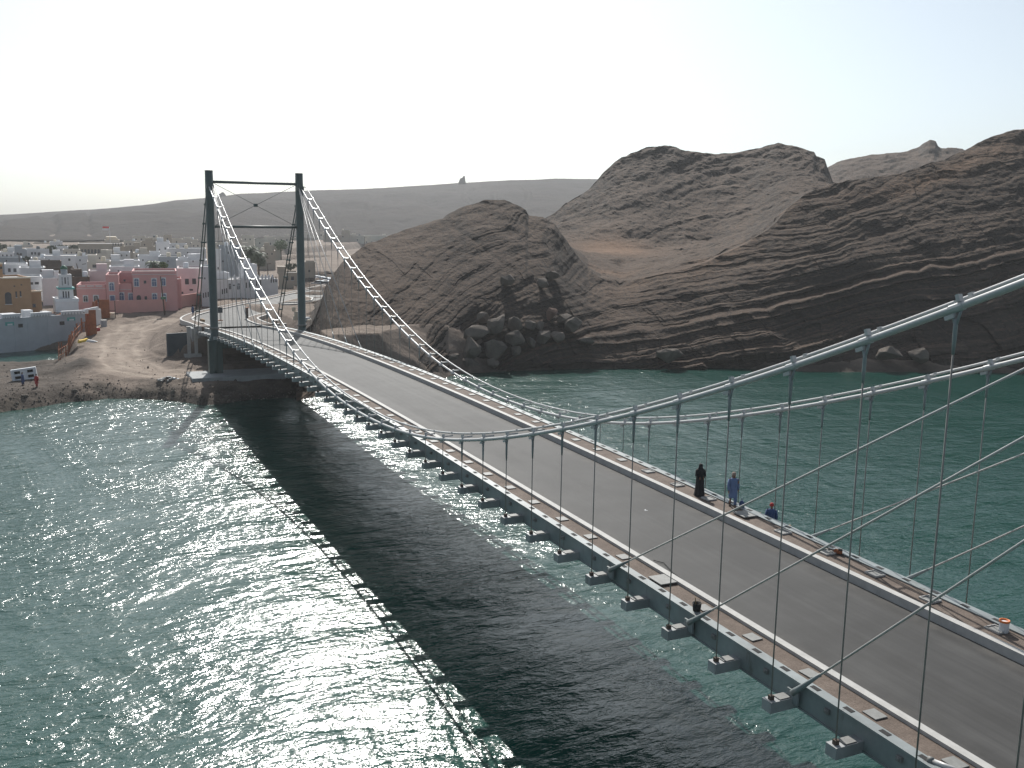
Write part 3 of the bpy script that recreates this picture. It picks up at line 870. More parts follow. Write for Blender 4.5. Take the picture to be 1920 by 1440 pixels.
# ================================================================== THE TOWN
class Facade:
    """local frame of a building front: x to the right, y into the building, z up; origin on the ground"""
    def __init__(s, uc, vb, zg=4.0, r=None, rot=0.0, name='house', label='', cat='house', group=None):
        b = on(uc, vb, zg) if r is None else at(uc, 500, r)
        s.r = math.hypot(b[0]-CAM[0], b[1]-CAM[1]); s.zg = zg
        a = math.atan2(b[1]-CAM[1], b[0]-CAM[0])
        s.o = Vector((b[0], b[1], zg)); s.ang = a-math.pi/2+rot
        s.ex = Vector((math.cos(s.ang), math.sin(s.ang), 0)); s.ey = Vector((-math.sin(s.ang), math.cos(s.ang), 0))
        s.t = thing(name, label, cat, tuple(s.o), s.ang, group)
    def hit(s, u, v):
        """local (x, z) where the sight line meets the front plane"""
        D = Vector(ray(u, v)); C = Vector(CAM)
        k = (s.o-C).dot(s.ey)/D.dot(s.ey); p = C+D*k-s.o
        return p.dot(s.ex), p.z
def windows_on(F, wins, y=0.0, parent=None):
    for w_ in wins:
        uc, vc, wp, hp, kind = w_
        x, z = F.hit(uc, vc); mpp = F.r/FPX; w_m = wp*mpp; h_m = hp*mpp
        t_ = max(.08, .16*w_m)
        pane_mat = 'window_blue' if 'b' in kind else 'window_dark'
        def shape(w2, h2, arch):
            if not arch: return [(-w2, -h2), (w2, -h2), (w2, h2), (-w2, h2)]
            return [(-w2, -h2), (w2, -h2), (w2, h2-w2)]+[(w2*math.cos(q), h2-w2+w2*math.sin(q)) for q in np.linspace(0, math.pi, 9)[1:-1]]+[(-w2, h2-w2)]
        arch = 'a' in kind
        if 'f' in kind:
            f_ = MB().prism(shape(w_m/2+t_, h_m/2+t_, False), (x, y-.07, z), (1, 0, 0), (0, 0, 1), (0, 1, 0), .066).build('window', 'white_trim', parent or F.t)
            MB().prism(shape(w_m/2, h_m/2, arch), (x, y-.09, z), (1, 0, 0), (0, 0, 1), (0, 1, 0), .03).build('pane', pane_mat, f_)
            if hp*mpp > 1.1:
                MB().box((x, y-.11, z), (.05, .03, h_m*.96)).box((x, y-.11, z+h_m*.12), (w_m*.96, .03, .05)).build('glazing_bar', 'white_trim', f_)
        else:
            f_ = MB().prism(shape(w_m/2, h_m/2, arch), (x, y-.03, z), (1, 0, 0), (0, 0, 1), (0, 1, 0), .027).build('window', pane_mat, parent or F.t)
            if h_m > .7: MB().box((x, y-.05, z-h_m/2-.05), (w_m*1.15, .09, .08)).build('sill', 'white_trim', f_)
def block(F, u0, u1, vt, mat, depth, y=0.0, vb=None, parapet=.35, wall='wall', roofm='roof_grey', parent=None):
    um = (u0+u1)/2
    x0, _ = F.hit(u0, vt); x1, _ = F.hit(u1, vt); _, zt = F.hit(um, vt)
    zb_ = -1.2 if vb is None else F.hit(um, vb)[1]
    w_m = x1-x0; xc = (x0+x1)/2; zr = zt-parapet
    o = MB().box((xc, y+depth/2, (zb_+zr)/2), (w_m, depth, zr-zb_)).build(wall, mat, parent or F.t)
    th = min(.25, w_m*.08)
    p = MB()
    p.box((xc, y+th/2-.003, zr+parapet/2), (w_m+.006, th, parapet)); p.box((xc, y+depth-th/2, zr+parapet/2), (w_m+.006, th, parapet))
    p.box((x0+th/2, y+depth/2, zr+parapet/2), (th, depth-2*th, parapet)); p.box((x1-th/2, y+depth/2, zr+parapet/2), (th, depth-2*th, parapet))
    p.build('parapet', mat, o)
    MB().box((xc, y+depth/2, zr+.012), (w_m-2*th, depth-2*th, .02)).build('roof', roofm, o)
    return o, (x0, x1, zb_, zt, xc, zr)
def house(u0, u1, vt, vb, mat, label, wins=(), zg=4.0, depth=9.0, rot=0.0, r=None, extra=(), cat='house', group='white and beige houses of the town', name='house'):
    if u0 >= 535 and r and r > 490: r *= 1.4
    F = Facade((u0+u1)/2, vb, zg, r, rot, name, label, cat, group)
    block(F, u0, u1, vt, mat, depth)
    windows_on(F, wins)
    rg_ = random.Random(int(u0*7+vt*13)); xa_, zt_ = F.hit(u0, vt); xb_, _ = F.hit(u1, vt)
    for k_ in range(rg_.choice((0, 1, 1, 2))):           # water tanks and stair heads on the roofs
        x_ = xa_+(xb_-xa_)*rg_.uniform(.15, .85); y_ = depth*rg_.uniform(.25, .7)
        if rg_.random() < .55: MB().lathe([(.55, -.35), (.6, 0), (.6, .8), (.35, 1.0)], (x_, y_, zt_), 10).build('roof_tank', rg_.choice(('white_trim', 'blue_steel', 'cornice')), F.t, True)
        else: MB().box((x_, y_, zt_+.5), (2.2, 2.0, 1.9)).build('stair_head', mat, F.t)
    for e in extra:                     # rooftop rooms: (u0, u1, vt, material)
        block(F, e[0], e[1], e[2], e[3], depth*.45, y=depth*.3, vb=vt+1.0, parapet=.2, wall='roof_room')
    return F

W_, C_, B_, Gp = 'white_plaster', 'cream_plaster', 'beige_plaster', 'grey_plaster'
# far rows first (farthest ~ 900 m)
house(-12, 46, 456.5, 470, B_, 'long low beige building at the far left edge of town', [(10, 463, 2, 2, ''), (22, 463, 2, 2, ''), (34, 463, 2, 2, '')], r=640, depth=14)
house(62, 93, 455, 470, B_, 'beige flat house left of the tall white far house', [(72, 461, 2, 3, ''), (84, 461, 2, 3, '')], r=620)
house(93, 117, 453, 474, W_, 'tall white house among dark trees below the far hill', [(98, 462, 2, 3, ''), (104, 462, 2, 3, ''), (111, 463, 2, 3, '')], r=520, extra=((104, 112, 450.5, W_),))
house(146, 232, 457, 485, B_, 'long beige school building with a dark arcade along its ground floor', [(154+i*6.2, 471, 3.6, 7, 'a') for i in range(9)]+[(212, 458.5, 1.6, 4, ''), (217, 458.5, 1.6, 4, ''), (222, 458.5, 1.6, 4, ''), (227, 458.5, 1.6, 4, '')], r=430, depth=18, cat='school', name='school_building', group=None)
F = house(196, 224, 450, 470, C_, 'cream house with sloping pale roof under the flagpole', [(203, 457, 2, 3, ''), (214, 457, 2, 3, '')], r=470)
x0, z0_ = F.hit(197, 450); x1, _ = F.hit(223, 450); xm, zm = F.hit(208, 444)
MB().prism([(x0, z0_), (x1, z0_), (xm+2, zm), (xm-2, zm)], (0, 0, 0), (1, 0, 0), (0, 0, 1), (0, 1, 0), 8).build('roof', 'cornice', F.t)
house(249, 273, 443, 466, C_, 'cream two storey house right of the flagpole below the hill', [(255, 449, 2, 3, ''), (265, 449, 2, 3, ''), (260, 457, 2, 3, '')], r=520)
house(278, 301, 445, 466, C_, 'pale house with low hipped roof near the hill foot', [(284, 453, 2, 3, ''), (294, 453, 2, 3, '')], r=560)
house(306, 322, 441, 466, B_, 'narrow tall beige house below the hill foot', [(314, 448, 2, 3, ''), (314, 457, 2, 3, '')], r=560)
house(322, 342, 447, 466, C_, 'cream house left of the stepped far house', [(331, 454, 2, 3, '')], r=580)
house(341, 371, 449, 468, C_, 'stepped cream house just left of the bridge tower', [(349, 456, 2, 3, ''), (358, 456, 2, 3, '')], r=540, extra=((345, 358, 445, C_),))
house(232, 290, 462, 482, B_, 'tan walled compound in the middle of the far town', [(246, 470, 2, 4, ''), (270, 472, 2, 3, '')], r=420)
house(264, 285, 453, 466, B_, 'sandy house standing above the tan walled compound', [(271, 459, 2, 3, '')], r=450)
house(425, 454, 449, 486, C_, 'cream block behind the left bridge tower', [(428, 461, 2, 4, ''), (436, 462, 2, 3, ''), (444, 462, 2, 3, ''), (430, 474, 2, 4, '')], r=420)
house(453, 476, 441, 470, C_, 'tall cream house seen above the big palm', [(460, 449, 2, 3, ''), (469, 449, 2, 3, '')], r=520)
house(477, 517, 448, 470, C_, 'wide cream house right of the big palm', [(487, 456, 2, 3, ''), (507, 457, 2, 4, '')], r=500, extra=((495, 511, 443.5, C_),))
house(493, 527, 461, 480, B_, 'low beige wall house beside the light green tree', [(512, 469, 2, 3, '')], r=440)
house(540, 590, 446, 470, B_, 'beige row house just right of the right bridge tower', [(568+i*6, 455, 2, 2.5, '') for i in range(4)], r=520, extra=((570, 586, 435, C_),))
house(589, 607, 434, 468, C_, 'cream tower house in the far row behind the cables', [(594, 440, 2, 3, ''), (602, 441, 2, 3, ''), (598, 452, 2, 2, '')], r=540)
house(606, 640, 441, 470, B_, 'beige flat house left of the square far tower house', [(611, 460, 2, 2, ''), (617, 461, 2, 2, ''), (630, 453, 2, 2, '')], r=500)
house(640, 656, 432, 466, B_, 'tallest square beige tower house of the far row', [(643, 444, 2, 2.5, ''), (651, 460, 2.5, 3, '')], r=500)
house(655, 684, 441.5, 466, C_, 'pale house right of the square tower house', [(670, 450, 2, 2.5, ''), (661, 464, 2, 3.5, ''), (665, 464, 2, 3.5, ''), (671, 460, 2, 2.5, '')], r=505)
house(683, 748, 442.5, 464, C_, 'long pale house partly hidden by the rock hill', [(687, 454, 2, 2.5, ''), (697, 454, 2, 2.5, ''), (712, 452, 2, 2.5, ''), (725, 451, 2, 2.5, '')], r=515, depth=12)
for u0_, u1_, vt_, r_, mt_, lb_ in ((28, 62, 459, 560, C_, 'low cream house row above the grey left houses'), (100, 128, 463, 430, W_, 'small white house in front of the tall white far house'), (118, 150, 468, 390, C_, 'cream house below the dark tree clump'),
        (0, 26, 473, 360, W_, 'white house under the big dark left tree'), (232, 256, 452, 500, C_, 'cream house left of the two storey one by flagpole'), (286, 312, 450, 520, B_, 'sandy house between far cream houses'),
        (358, 384, 455, 450, C_, 'cream house close to the left bridge tower'), (318, 350, 457, 430, W_, 'white upper house behind the long flat roofed one'), (212, 244, 473, 340, W_, 'white house right below the beige school'),
        (250, 282, 474, 330, C_, 'cream walled house below the tan compound'), (180, 214, 478, 335, C_, 'flat cream house left below the beige school'), (404, 428, 455, 480, C_, 'cream house just right of the left tower'),
        (510, 545, 444, 560, C_, 'cream far house just left of the right tower'), (440, 470, 462, 380, C_, 'cream low house left of the big palm clump'), (486, 516, 470, 345, B_, 'beige low house right of the big palm clump')):
    house(u0_, u1_, vt_, vt_+22, mt_, lb_, [(u0_+(u1_-u0_)*f_, vt_+6, 2, 3, '') for f_ in (.2, .5, .8)], r=r_)
# middle rows
house(46, 92, 467, 486, W_, 'white two storey house beside the dark round tree', [(60, 475, 3, 4, ''), (66, 475, 3, 4, ''), (73, 476, 4, 5, '')], r=400)
house(24, 50, 468, 486, Gp, 'pale grey house next to the dark left tree', [(33, 476, 3, 4, ''), (39, 477, 3, 4, '')], r=390)
house(-10, 41, 483, 497, Gp, 'low grey flat house at the left picture edge', [(12, 489, 2, 3, '')], r=330)
house(82, 150, 479.5, 500, W_, 'long low white house with bare roof in mid town', [(130, 487, 3, 4, ''), (92, 488, 2, 3, '')], r=330, depth=14)
house(58, 84, 484, 498, W_, 'small white house at left end of the long low one', [(70, 490, 2, 3, '')], r=325)
house(48, 115, 489.5, 505, 'dark_brown', 'dark brown roofed shed in front of the long low house', [], r=300, depth=6, cat='shed', name='shed')
house(140, 175, 480, 502, W_, 'white house with boxy roof room left of mid town', [(150, 488, 2, 3, ''), (165, 490, 2, 3, '')], r=310, extra=((154, 160, 475, W_), (163, 172, 479, W_)))
house(163, 208, 490, 512, C_, 'cream house with two brown shuttered windows', [(177, 499, 6, 5, ''), (188, 499, 5, 5, '')], r=275, depth=8)
house(190, 262, 489, 512, W_, 'long white house with two dark slit windows behind pink house', [(236.5, 499.5, 2.2, 5, ''), (244, 499, 2.2, 5, ''), (209, 503, 3, 3, '')], r=280, depth=10)
house(258, 302, 479, 505, W_, 'white house behind the short palm', [(268, 488, 2, 3, '')], r=300, extra=((280, 300, 472, W_),))
house(292, 318, 454, 484, W_, 'white two storey house with bright roof tanks', [(310, 466, 2.5, 4, ''), (299, 468, 2, 3, '')], r=370, extra=((296, 303, 452, W_), (312, 317, 451, W_)))
house(314, 386, 466, 486, W_, 'long white house with flat roof left of the tower', [(330, 474, 2, 3, ''), (352, 474, 2, 3, '')], r=350, depth=12)
house(297, 347, 481.5, 505, Gp, 'blue grey house behind the pink house roof', [(315, 490, 2, 3, '')], r=290, depth=10)
house(330, 388, 488, 508, W_, 'white house with stacked bright roof slabs', [(362, 490, 2, 3, ''), (345, 498, 2, 3, '')], r=265, extra=((334, 352, 484, W_), (356, 372, 485.5, W_)))
house(8, 52, 495, 523, W_, 'white house with two dark square windows above brown villa', [(17.5, 506.5, 4, 6, ''), (28, 506.5, 4.5, 6, '')], r=265, depth=9)
house(36, 84, 502, 524, W_, 'plain white house left of the dark walled yard', [(77, 508, 2, 3, '')], r=255, depth=8)
house(83, 139, 502, 524, 'dark_brown', 'dark unfinished grey brown walled yard behind minaret', [(100, 512, 3, 3, '')], r=250, depth=7, cat='yard wall', name='walled_yard')
house(136, 168, 519, 533, 'dark_brown', 'low dark brown ruin left of the pink house', [(163, 526, 4, 4, '')], r=232, depth=6, cat='ruin', name='ruined_house')
house(10, 78, 519, 556, W_, 'white house with two small dark windows behind brown villa', [(59.5, 531.5, 4, 4, ''), (69, 531, 6, 4, '')], r=232, depth=8)
house(78, 114, 521.5, 560, W_, 'plain tall white wall house left of the minaret', [(111, 524, 5, 3, '')], r=222, depth=8, extra=((101, 110, 510, W_),))
house(166, 207, 508, 535, 'rose_plaster', 'pale rose flat house behind the left wing of pink house', [], r=238, depth=8)
house(205, 262, 500, 530, W_, 'white house directly behind the pink house', [(222, 508, 2, 3, '')], r=245, depth=8)

# pink house -------------------------------------------------------
PH = Facade(225, 572, 4.0, 205, -.04, 'pink_house', 'large salmon pink two storey house with white framed arched windows', 'house')
pk = 'pink_plaster'
block(PH, 143, 198, 534, pk, 9, y=0, parapet=.9, wall='left_wing')
block(PH, 198, 222, 515, pk, 9.5, y=-.5, parapet=.5, wall='stair_tower')
block(PH, 222.2, 247, 532, pk, 9, y=.3, parapet=.8, wall='porch_wing')
block(PH, 222.2, 247, 513, pk, 5, y=4, vb=533, parapet=.3, wall='upper_room')
block(PH, 247.2, 331, 508, pk, 10, y=-.6, parapet=.45, wall='main_block')
for v_, u0_, u1_, y_ in ((541.5, 143, 198, -.04), (543, 222.5, 246.8, .26), (514.5, 247.2, 331, -.64)):
    xa, z_ = PH.hit(u0_, v_); xb, _ = PH.hit(u1_, v_)
    MB().box(((xa+xb)/2, y_, z_), (xb-xa, .08, .14)).build('string_course', 'rose_plaster', PH.t)
for u0_ in (147, 163, 179):
    xa, z_ = PH.hit(u0_, 536.5); xb, _ = PH.hit(u0_+13, 536.5)
    MB().box(((xa+xb)/2, -.02, z_), (xb-xa, .05, .38)).build('parapet_panel', 'rose_plaster', PH.t)
windows_on(PH, [(160.5, 560, 6.5, 10, 'fa'), (180, 560, 7, 11, 'fa')], 0)
windows_on(PH, [(209.5, 537, 7, 13, 'fab'), (211, 559, 7, 9, 'fb')], -.5)
windows_on(PH, [(228, 556, 7, 13, 'fab'), (245.5, 556.5, 7, 12, 'fab'), (233.5, 526, 3, 4, '')], .3)
windows_on(PH, [(256, 529, 7, 13, 'fab'), (272, 528.5, 4, 5, ''), (289, 529, 7, 13, 'fab'), (306, 528, 7, 13, 'fab'),
                (290, 557, 7, 13, 'fab'), (307.5, 557, 7, 13, 'fab'), (273.5, 558, 4, 6, ''), (260.5, 560, 7, 13, 'a')], -.6)
# right return of the pink house, set back and catching more light
block(PH, 331.2, 340, 525, pk, 8, y=3, parapet=.4, wall='rear_wing')
x_, z_ = PH.hit(331, 520)
for yy, zz in ((1.6, 520), (3.6, 520), (1.6, 551), (3.6, 551), (5.6, 551)):
    _, zz2 = PH.hit(331, zz)
    MB().box((x_+.03, yy, zz2), (.06, 1.0, 2.1)).build('window', 'white_trim', PH.t)
# pink garden wall in two straight runs
def wall_run(name, label, pts, h, mat, th=.3, cat='wall', cap=None):
    t = thing(name, label, cat, tuple(pts[0]))
    o = Vector(pts[0])
    for a, b_ in zip(pts[:-1], pts[1:]):
        a = Vector(a); b_ = Vector(b_); d_ = b_-a; L = d_.length; an = math.atan2(d_.y, d_.x)
        m_ = (a+b_)/2-o
        MB().box((m_.x, m_.y, m_.z+h/2-.5), (L, th, h+1), an).build('wall_run', mat, t)
        if cap: MB().box((m_.x, m_.y, m_.z+h+.04), (L, th+.1, .08), an).build('coping', cap, t)
    return t
pw0, pw1, pw2 = on(193, 588, 3.9), on(306, 583, 4.0), on(388, 566, 4.3)
wall_run('garden_wall', 'salmon pink boundary wall in front of the pink house', [pw0, pw1, pw2], 2.35, 'pink_wall')
# teal gate post left of the wall
p = on(191, 580, 3.8)
tag(MB().box((0, 0, 1.1), (.4, 1.0, 2.2)).box((0, 0, 2.25), (.5, 1.1, .12)).build('gate', 'teal_paint', loc=tuple(p)), 'small teal painted gate at the left end of pink wall', 'gate')

# rose house and long white building behind the tower -----------------
F = house(332, 380, 503, 572, 'rose_plaster', 'pale rose house with two dark square windows right of pink house', [(350.5, 528, 6.5, 10, ''), (364, 527.5, 6.5, 10, ''), (358.5, 543.5, 6, 3, ''), (342, 549, 3, 4, '')], r=222, depth=10)
F = house(376, 403, 500, 580, W_, 'tall white house end with three slit windows by the tower', [(381.5, 554, 1.8, 9, ''), (386, 553, 1.8, 9, ''), (390.5, 552, 1.8, 9, ''), (384, 522, 2, 3, '')], r=212, depth=9)
F = Facade(458, 562, 4.4, 232, .20, 'merlon_house', 'long white house with slit windows and pointed merlons behind the cables', 'house')
block(F, 402, 521, 524, W_, 10, parapet=.3)
block(F, 402, 436, 513, W_, 6, y=3.5, vb=525, wall='upper_storey')
block(F, 462, 489, 497, W_, 5, y=4, vb=525, wall='roof_room'); block(F, 469, 478, 487, W_, 2.5, y=5, vb=498, parapet=.1, wall='water_tank')
for u_, v_ in ((440, 520), (457, 519), (474, 516), (484, 515), (492, 514), (498, 513), (504, 512.5), (511, 512)):
    x_, z_ = F.hit(u_, 524)
    MB().prism([(-.22, 0), (.22, 0), (.22, .8), (0, 1.15), (-.22, .8)], (x_, -.1, z_), (1, 0, 0), (0, 0, 1), (0, 1, 0), .3).build('merlon', 'white_trim', F.t)
windows_on(F, [(431, 537, 4, 10, 'f'), (447, 537, 4.5, 11, 'f'), (438.5, 535, 4, 2, ''), (462, 535, 2, 10, ''), (467.5, 534, 2, 10, ''), (481, 531, 2, 10, ''), (488.5, 530, 2, 10, ''), (508.5, 525, 2, 10, ''), (513, 524.5, 2, 10, ''), (517.5, 524, 2, 10, ''),
              (417, 547, 2, 9, ''), (421, 546, 2, 9, ''), (425, 545, 2, 9, '')])
F = house(410, 452, 461, 512, Gp, 'grey green sheeted building behind the left main cable', [(428, 474, 2, 4, ''), (418, 490, 3, 3, '')], r=300, depth=9)
F = house(404, 414, 468, 512, W_, 'narrow white house left of the grey green sheeted building', [(409, 503, 2, 4, '')], r=285, depth=6)
F = house(522, 558, 511, 543, B_, 'tan house with two square brown windows beside the right tower', [(538, 522.5, 4.5, 7, ''), (548.5, 522, 5, 7, '')], r=262, depth=8, zg=4.4)
F = house(571, 591, 491, 524, B_, 'sandy brown house front between the right tower and parked cars', [(580, 508, 3, 4, '')], r=285, depth=8, zg=4.4)

# brown villa at the left edge -------------------------------------------
F = Facade(40, 578, 3.2, 196, .22, 'brown_villa', 'brown villa with cream cornice at the left picture edge', 'house')
block(F, -25, 57, 521, 'brown_plaster', 9, parapet=.3, wall='wall')
block(F, -25, 9, 496, 'brown_plaster', 6, y=2, vb=522, parapet=.2, wall='upper_tower')
block(F, 57.2, 81, 548, 'brown_plaster', 5, y=1.5, parapet=.2, wall='annex')
for u0_, u1_, v_, y_ in ((2, 57.5, 521.5, -.15), (-25, 9.5, 495.5, 1.8), (57.3, 82, 547.5, 1.3)):
    xa, za = F.hit(u0_, v_); xb, _ = F.hit(u1_, v_)
    MB().box(((xa+xb)/2, y_, za), (xb-xa, .5, .26)).build('cornice', 'cornice', F.t, bevel=.03)
windows_on(F, [(15.5, 559, 10, 20, 'a'), (30.5, 552, 2.5, 10, ''), (38.5, 551, 2.5, 9, ''), (27, 536.5, 2.4, 2, ''), (40, 534, 2.4, 2, ''), (64, 573, 5, 6, ''), (2, 502, 3, 4, '')])

# blue grey walled house with crenels ------------------------------------
A_, B2, C2 = on(-60, 655, 1.0), on(163, 627, 2.0), on(189, 612, 2.8)
BH = thing('blue_house', 'pale blue walled house with white crenellated parapet beside the tidal pool', 'house', tuple(A_))
def topz(u_, v_, p): return float(elev(np.array([u_]), np.array([v_]), math.hypot(p[0]-CAM[0], p[1]-CAM[1]))[0])
zt = topz(163, 588, B2)
def quad_wall(a, b_, zb_, zt_, th, mat, nm):
    a = Vector((a[0], a[1], 0)); b_ = Vector((b_[0], b_[1], 0)); d_ = b_-a; n_ = Vector((-d_.y, d_.x, 0)).normalized()
    m_ = (a+b_)/2-Vector((A_[0], A_[1], 0))-n_*0
    return MB().box((m_.x, m_.y, (zb_+zt_)/2-A_[2]), (d_.length, th, zt_-zb_), math.atan2(d_.y, d_.x)).build(nm, mat, BH)
fw_ = quad_wall(A_, B2, -.8, zt, .4, 'blue_plaster', 'front_wall')
quad_wall(B2, C2, .5, zt+.35, .4, 'white_plaster', 'side_wall')
# low roofs behind the parapets
d_ = Vector(B2)-Vector(A_); an = math.atan2(d_.y, d_.x); exb = Vector((math.cos(an), math.sin(an), 0)); eyb = Vector((-math.sin(an), math.cos(an), 0))
if eyb.x < 0: eyb = -eyb
Lb = Vector((d_.x, d_.y, 0)).length
mid_ = exb*Lb/2+eyb*5.2
MB().box((mid_.x, mid_.y, zt-1.1-A_[2]), (Lb-.6, 9.5, 1.0), an).build('roof', 'roof_grey', BH)
def bpos(u_): # station along the front wall under a survey column
    D = ray(u_, 600); C_h = CAM
    # intersect horizontally
    M = np.array([[D[0], -exb.x], [D[1], -exb.y]]); rhs = np.array([A_[0]-C_h[0], A_[1]-C_h[1]])
    return np.linalg.solve(M, rhs)[1]
for u0_, u1_ in ((4, 38), (58, 96), (116, 156)):
    k0, k1_ = bpos(u0_), bpos(u1_)
    m_ = exb*(k0+k1_)/2-eyb*.06
    MB().box((m_.x, m_.y, zt+.30-A_[2]), (k1_-k0, .5, .5), an).build('parapet', 'blue_plaster', BH)
    MB().box((m_.x-eyb.x*.02, m_.y-eyb.y*.02, zt+.60-A_[2]), (k1_-k0+.1, .58, .12), an).build('coping', 'white_trim', BH)
    for k in range(7):
        q_ = exb*(k0+(k1_-k0)*(k+.5)/7)-eyb*.30
        MB().prism([(-.30, .3), (.30, .3), (0, -.35)], (q_.x, q_.y, zt+.28-A_[2]), exb, (0, 0, 1), -eyb, .06).build('pendant', 'white_trim', BH)
for k in range(6):
    q_ = (Vector(B2)-Vector(A_))*(1-k/6.5)+(Vector(C2)-Vector(A_))*(k/6.5)
    MB().box((q_.x, q_.y, zt+.55-A_[2]), (.5, .45, .5), .6).build('merlon', 'white_trim', BH)
for u_ in (27, 52, 90, 142):       # shallow pilaster strips
    q_ = exb*bpos(u_)-eyb*.22
    MB().box((q_.x, q_.y, (zt-.6)/2-A_[2]), (.35, .12, zt+.2), an).build('pilaster', 'blue_plaster', BH)
for u_, v_, w_, h_, m_ in ((17, 602, 14, 6, 'teal_paint'), (133, 597, 14, 6, 'teal_paint'), (37, 606, 7, 6, 'window_dark'), (115, 604, 8, 6, 'window_dark')):
    k_ = bpos(u_); q_ = exb*k_-eyb*.21; z_ = topz(u_, v_, B2)
    wd = MB().box((q_.x, q_.y, z_-A_[2]), (w_*.1, .06, h_*.1), an).build('window', m_, BH)
    if m_ == 'teal_paint':
        MB().box((q_.x-eyb.x*.04, q_.y-eyb.y*.04, z_-.12-A_[2]), (w_*.055, .06, h_*.045), an).build('pane', 'white_trim', wd)
for u0_, u1_, dz_, dd in ((60, 76, 1.1, 4), (25, 52, .5, 6), (100, 112, .6, 5)):
    k0, k1_ = bpos(u0_), bpos(u1_); q_ = exb*(k0+k1_)/2+eyb*dd
    MB().box((q_.x, q_.y, zt-.6+dz_/2-A_[2]), (k1_-k0, 1.6, dz_+.6), an).build('roof_block', 'white_plaster', BH)
for k in range(12):                # planks and rubble on the roof by the side wall
    q_ = (Vector(C2)-Vector(A_))*.75+eyb*random.uniform(.5, 5)-exb*random.uniform(0, 3.2)
    MB().box((q_.x, q_.y, zt-.45-A_[2]+random.uniform(0, .4)), (random.uniform(.6, 2.2), random.uniform(.2, .6), .12), random.uniform(0, 3)).build('roof_plank', random.choice(['white_trim', 'dark_brown', 'rust']), BH)

# minaret -----------------------------------------------------------------
F = Facade(126, 600, 2.5, 193, .1, 'minaret', 'small square white minaret with green dome behind the blue house', 'minaret')
block(F, 104, 147, 566, 'white_plaster', 5, parapet=.2, wall='base_block')
block(F, 103, 148, 560, 'white_trim', 5.2, y=-.15, vb=566, parapet=.25, wall='base_cornice')
o, bx_ = block(F, 111.5, 138.5, 543.5, 'white_plaster', 2.8, y=1, vb=561, parapet=.1, wall='lower_shaft')
block(F, 109.5, 141, 540, 'teal_paint', 3.2, y=.8, vb=543.4, parapet=.05, wall='balcony')
block(F, 112, 135.5, 515.5, 'white_plaster', 2.4, y=1.2, vb=540, parapet=.1, wall='upper_shaft')
windows_on(F, [(120, 553, 2, 11, ''), (125, 553, 2, 11, ''), (130, 553, 2, 11, '')], 1.0)
windows_on(F, [(118, 528, 1.6, 14, 'f'), (123.5, 527, 2, 11, ''), (129, 528, 1.6, 14, 'f')], 1.2)
xc, z_a = F.hit(123, 516); _, z_b = F.hit(123, 505.5); _, z_c = F.hit(123, 498)
MB().lathe([(.55, z_a-.3), (.55, z_b)], (xc, 2.4, 0), 14).build('drum', 'blue_plaster', F.t, True)
hh_ = z_c-z_b
MB().lathe([(.62, z_b), (.60, z_b+.25*hh_), (.42, z_b+.62*hh_), (.15, z_b+.92*hh_), (.02, z_b+hh_)], (xc, 2.4, 0), 14).build('dome', 'dome_green', F.t, True)

# masts and flag -----------------------------------------------------------
p = at(305, 500, 197); p[2] = float(G(np.array([p[0]]), np.array([p[1]]))[0])-.1
t = thing('utility_pole', 'dark leaning utility pole in front of the pink house', 'pole', tuple(p))
ztp = topz(301, 518, p)-p[2]
MB().tube([(0, 0, 0), (0, .45, ztp)], .13, 8, r_end=.10).build('pole_shaft', 'dark_brown', t, True)
MB().box((-.2, .15, ztp*.45), (.3, .9, .5)).build('pole_box', 'dome_green', t)
p = at(209, 500, 470)
t = thing('flagpole', 'thin white flagpole with red and white flag below the hill', 'flagpole', (p[0], p[1], 4.2))
z_f = topz(207, 426, p)-4.2
MB().tube([(0, 0, 0), (0, 0, z_f)], .12, 6).build('mast', 'white_trim', t)
MB().box((0, 1.5, z_f-.9), (.06, 2.6, .8)).build('flag_stripe', 'white_trim', t); MB().box((0, 1.5, z_f-.1), (.06, 2.6, .8)).build('flag_field', 'flag_red', t)
for u_, v_t, r_, lb in ((154, 494, 258, 'dark crane mast leaning behind the minaret'), (37, 476, 320, 'thin dark street mast left of the brown shed'), (213, 462, 330, 'thin mast in front of the beige school'), (199, 487, 285, 'thin mast behind the pale rose house'),
                       (502, 494, 300, 'dark mast beside the big palm'), (684, 444, 470, 'thin mast by the long pale house'), (578, 440, 470, 'dark lamp mast behind the right bridge tower')):
    p = at(u_, 500, r_); z_ = topz(u_, v_t, p)
    tag(MB().tube([(0, 0, 0), (0, (1.2 if 'lean' in lb else 0), z_-4)], .16, 6, r_end=.10).tube([(0, 0, (z_-4)*.97), (0, -.9, (z_-4)*.99)], .08, 5).build('mast', 'dark_brown', loc=(p[0], p[1], 4.0)), lb, 'mast')
# ruins on the skyline
def ruin(u_, v_b, w_px, h_px, r_, label, prof):
    p = at(u_, v_b, r_); mpp = r_/FPX
    a = math.atan2(p[1]-CAM[1], p[0]-CAM[0])-math.pi/2
    tag(MB().prism([(x*w_px*mpp, z*h_px*mpp-2.5*(z == 0)) for x, z in prof], (0, -w_px*mpp*.35, 0), (1, 0, 0), (0, 0, 1), (0, 1, 0), w_px*mpp*.7).build('ruined_watchtower', 'scarp', loc=tuple(p), rz=a, bevel=.12), label, 'ruin')
ruin(867, 343, 14, 13, 1495, 'ruined stone watchtower stub on the far ridge', [(-.6, 0), (-.35, .45), (-.3, .6), (0, .72), (.12, .95), (.3, 1), (.42, .1), (.6, 0)])
ruin(415, 370, 16, 9, 1500, 'low broken ruin on the ridge beside the left tower', [(-.9, 0), (-.3, .5), (.1, 1), (.3, .9), (.8, 0)])

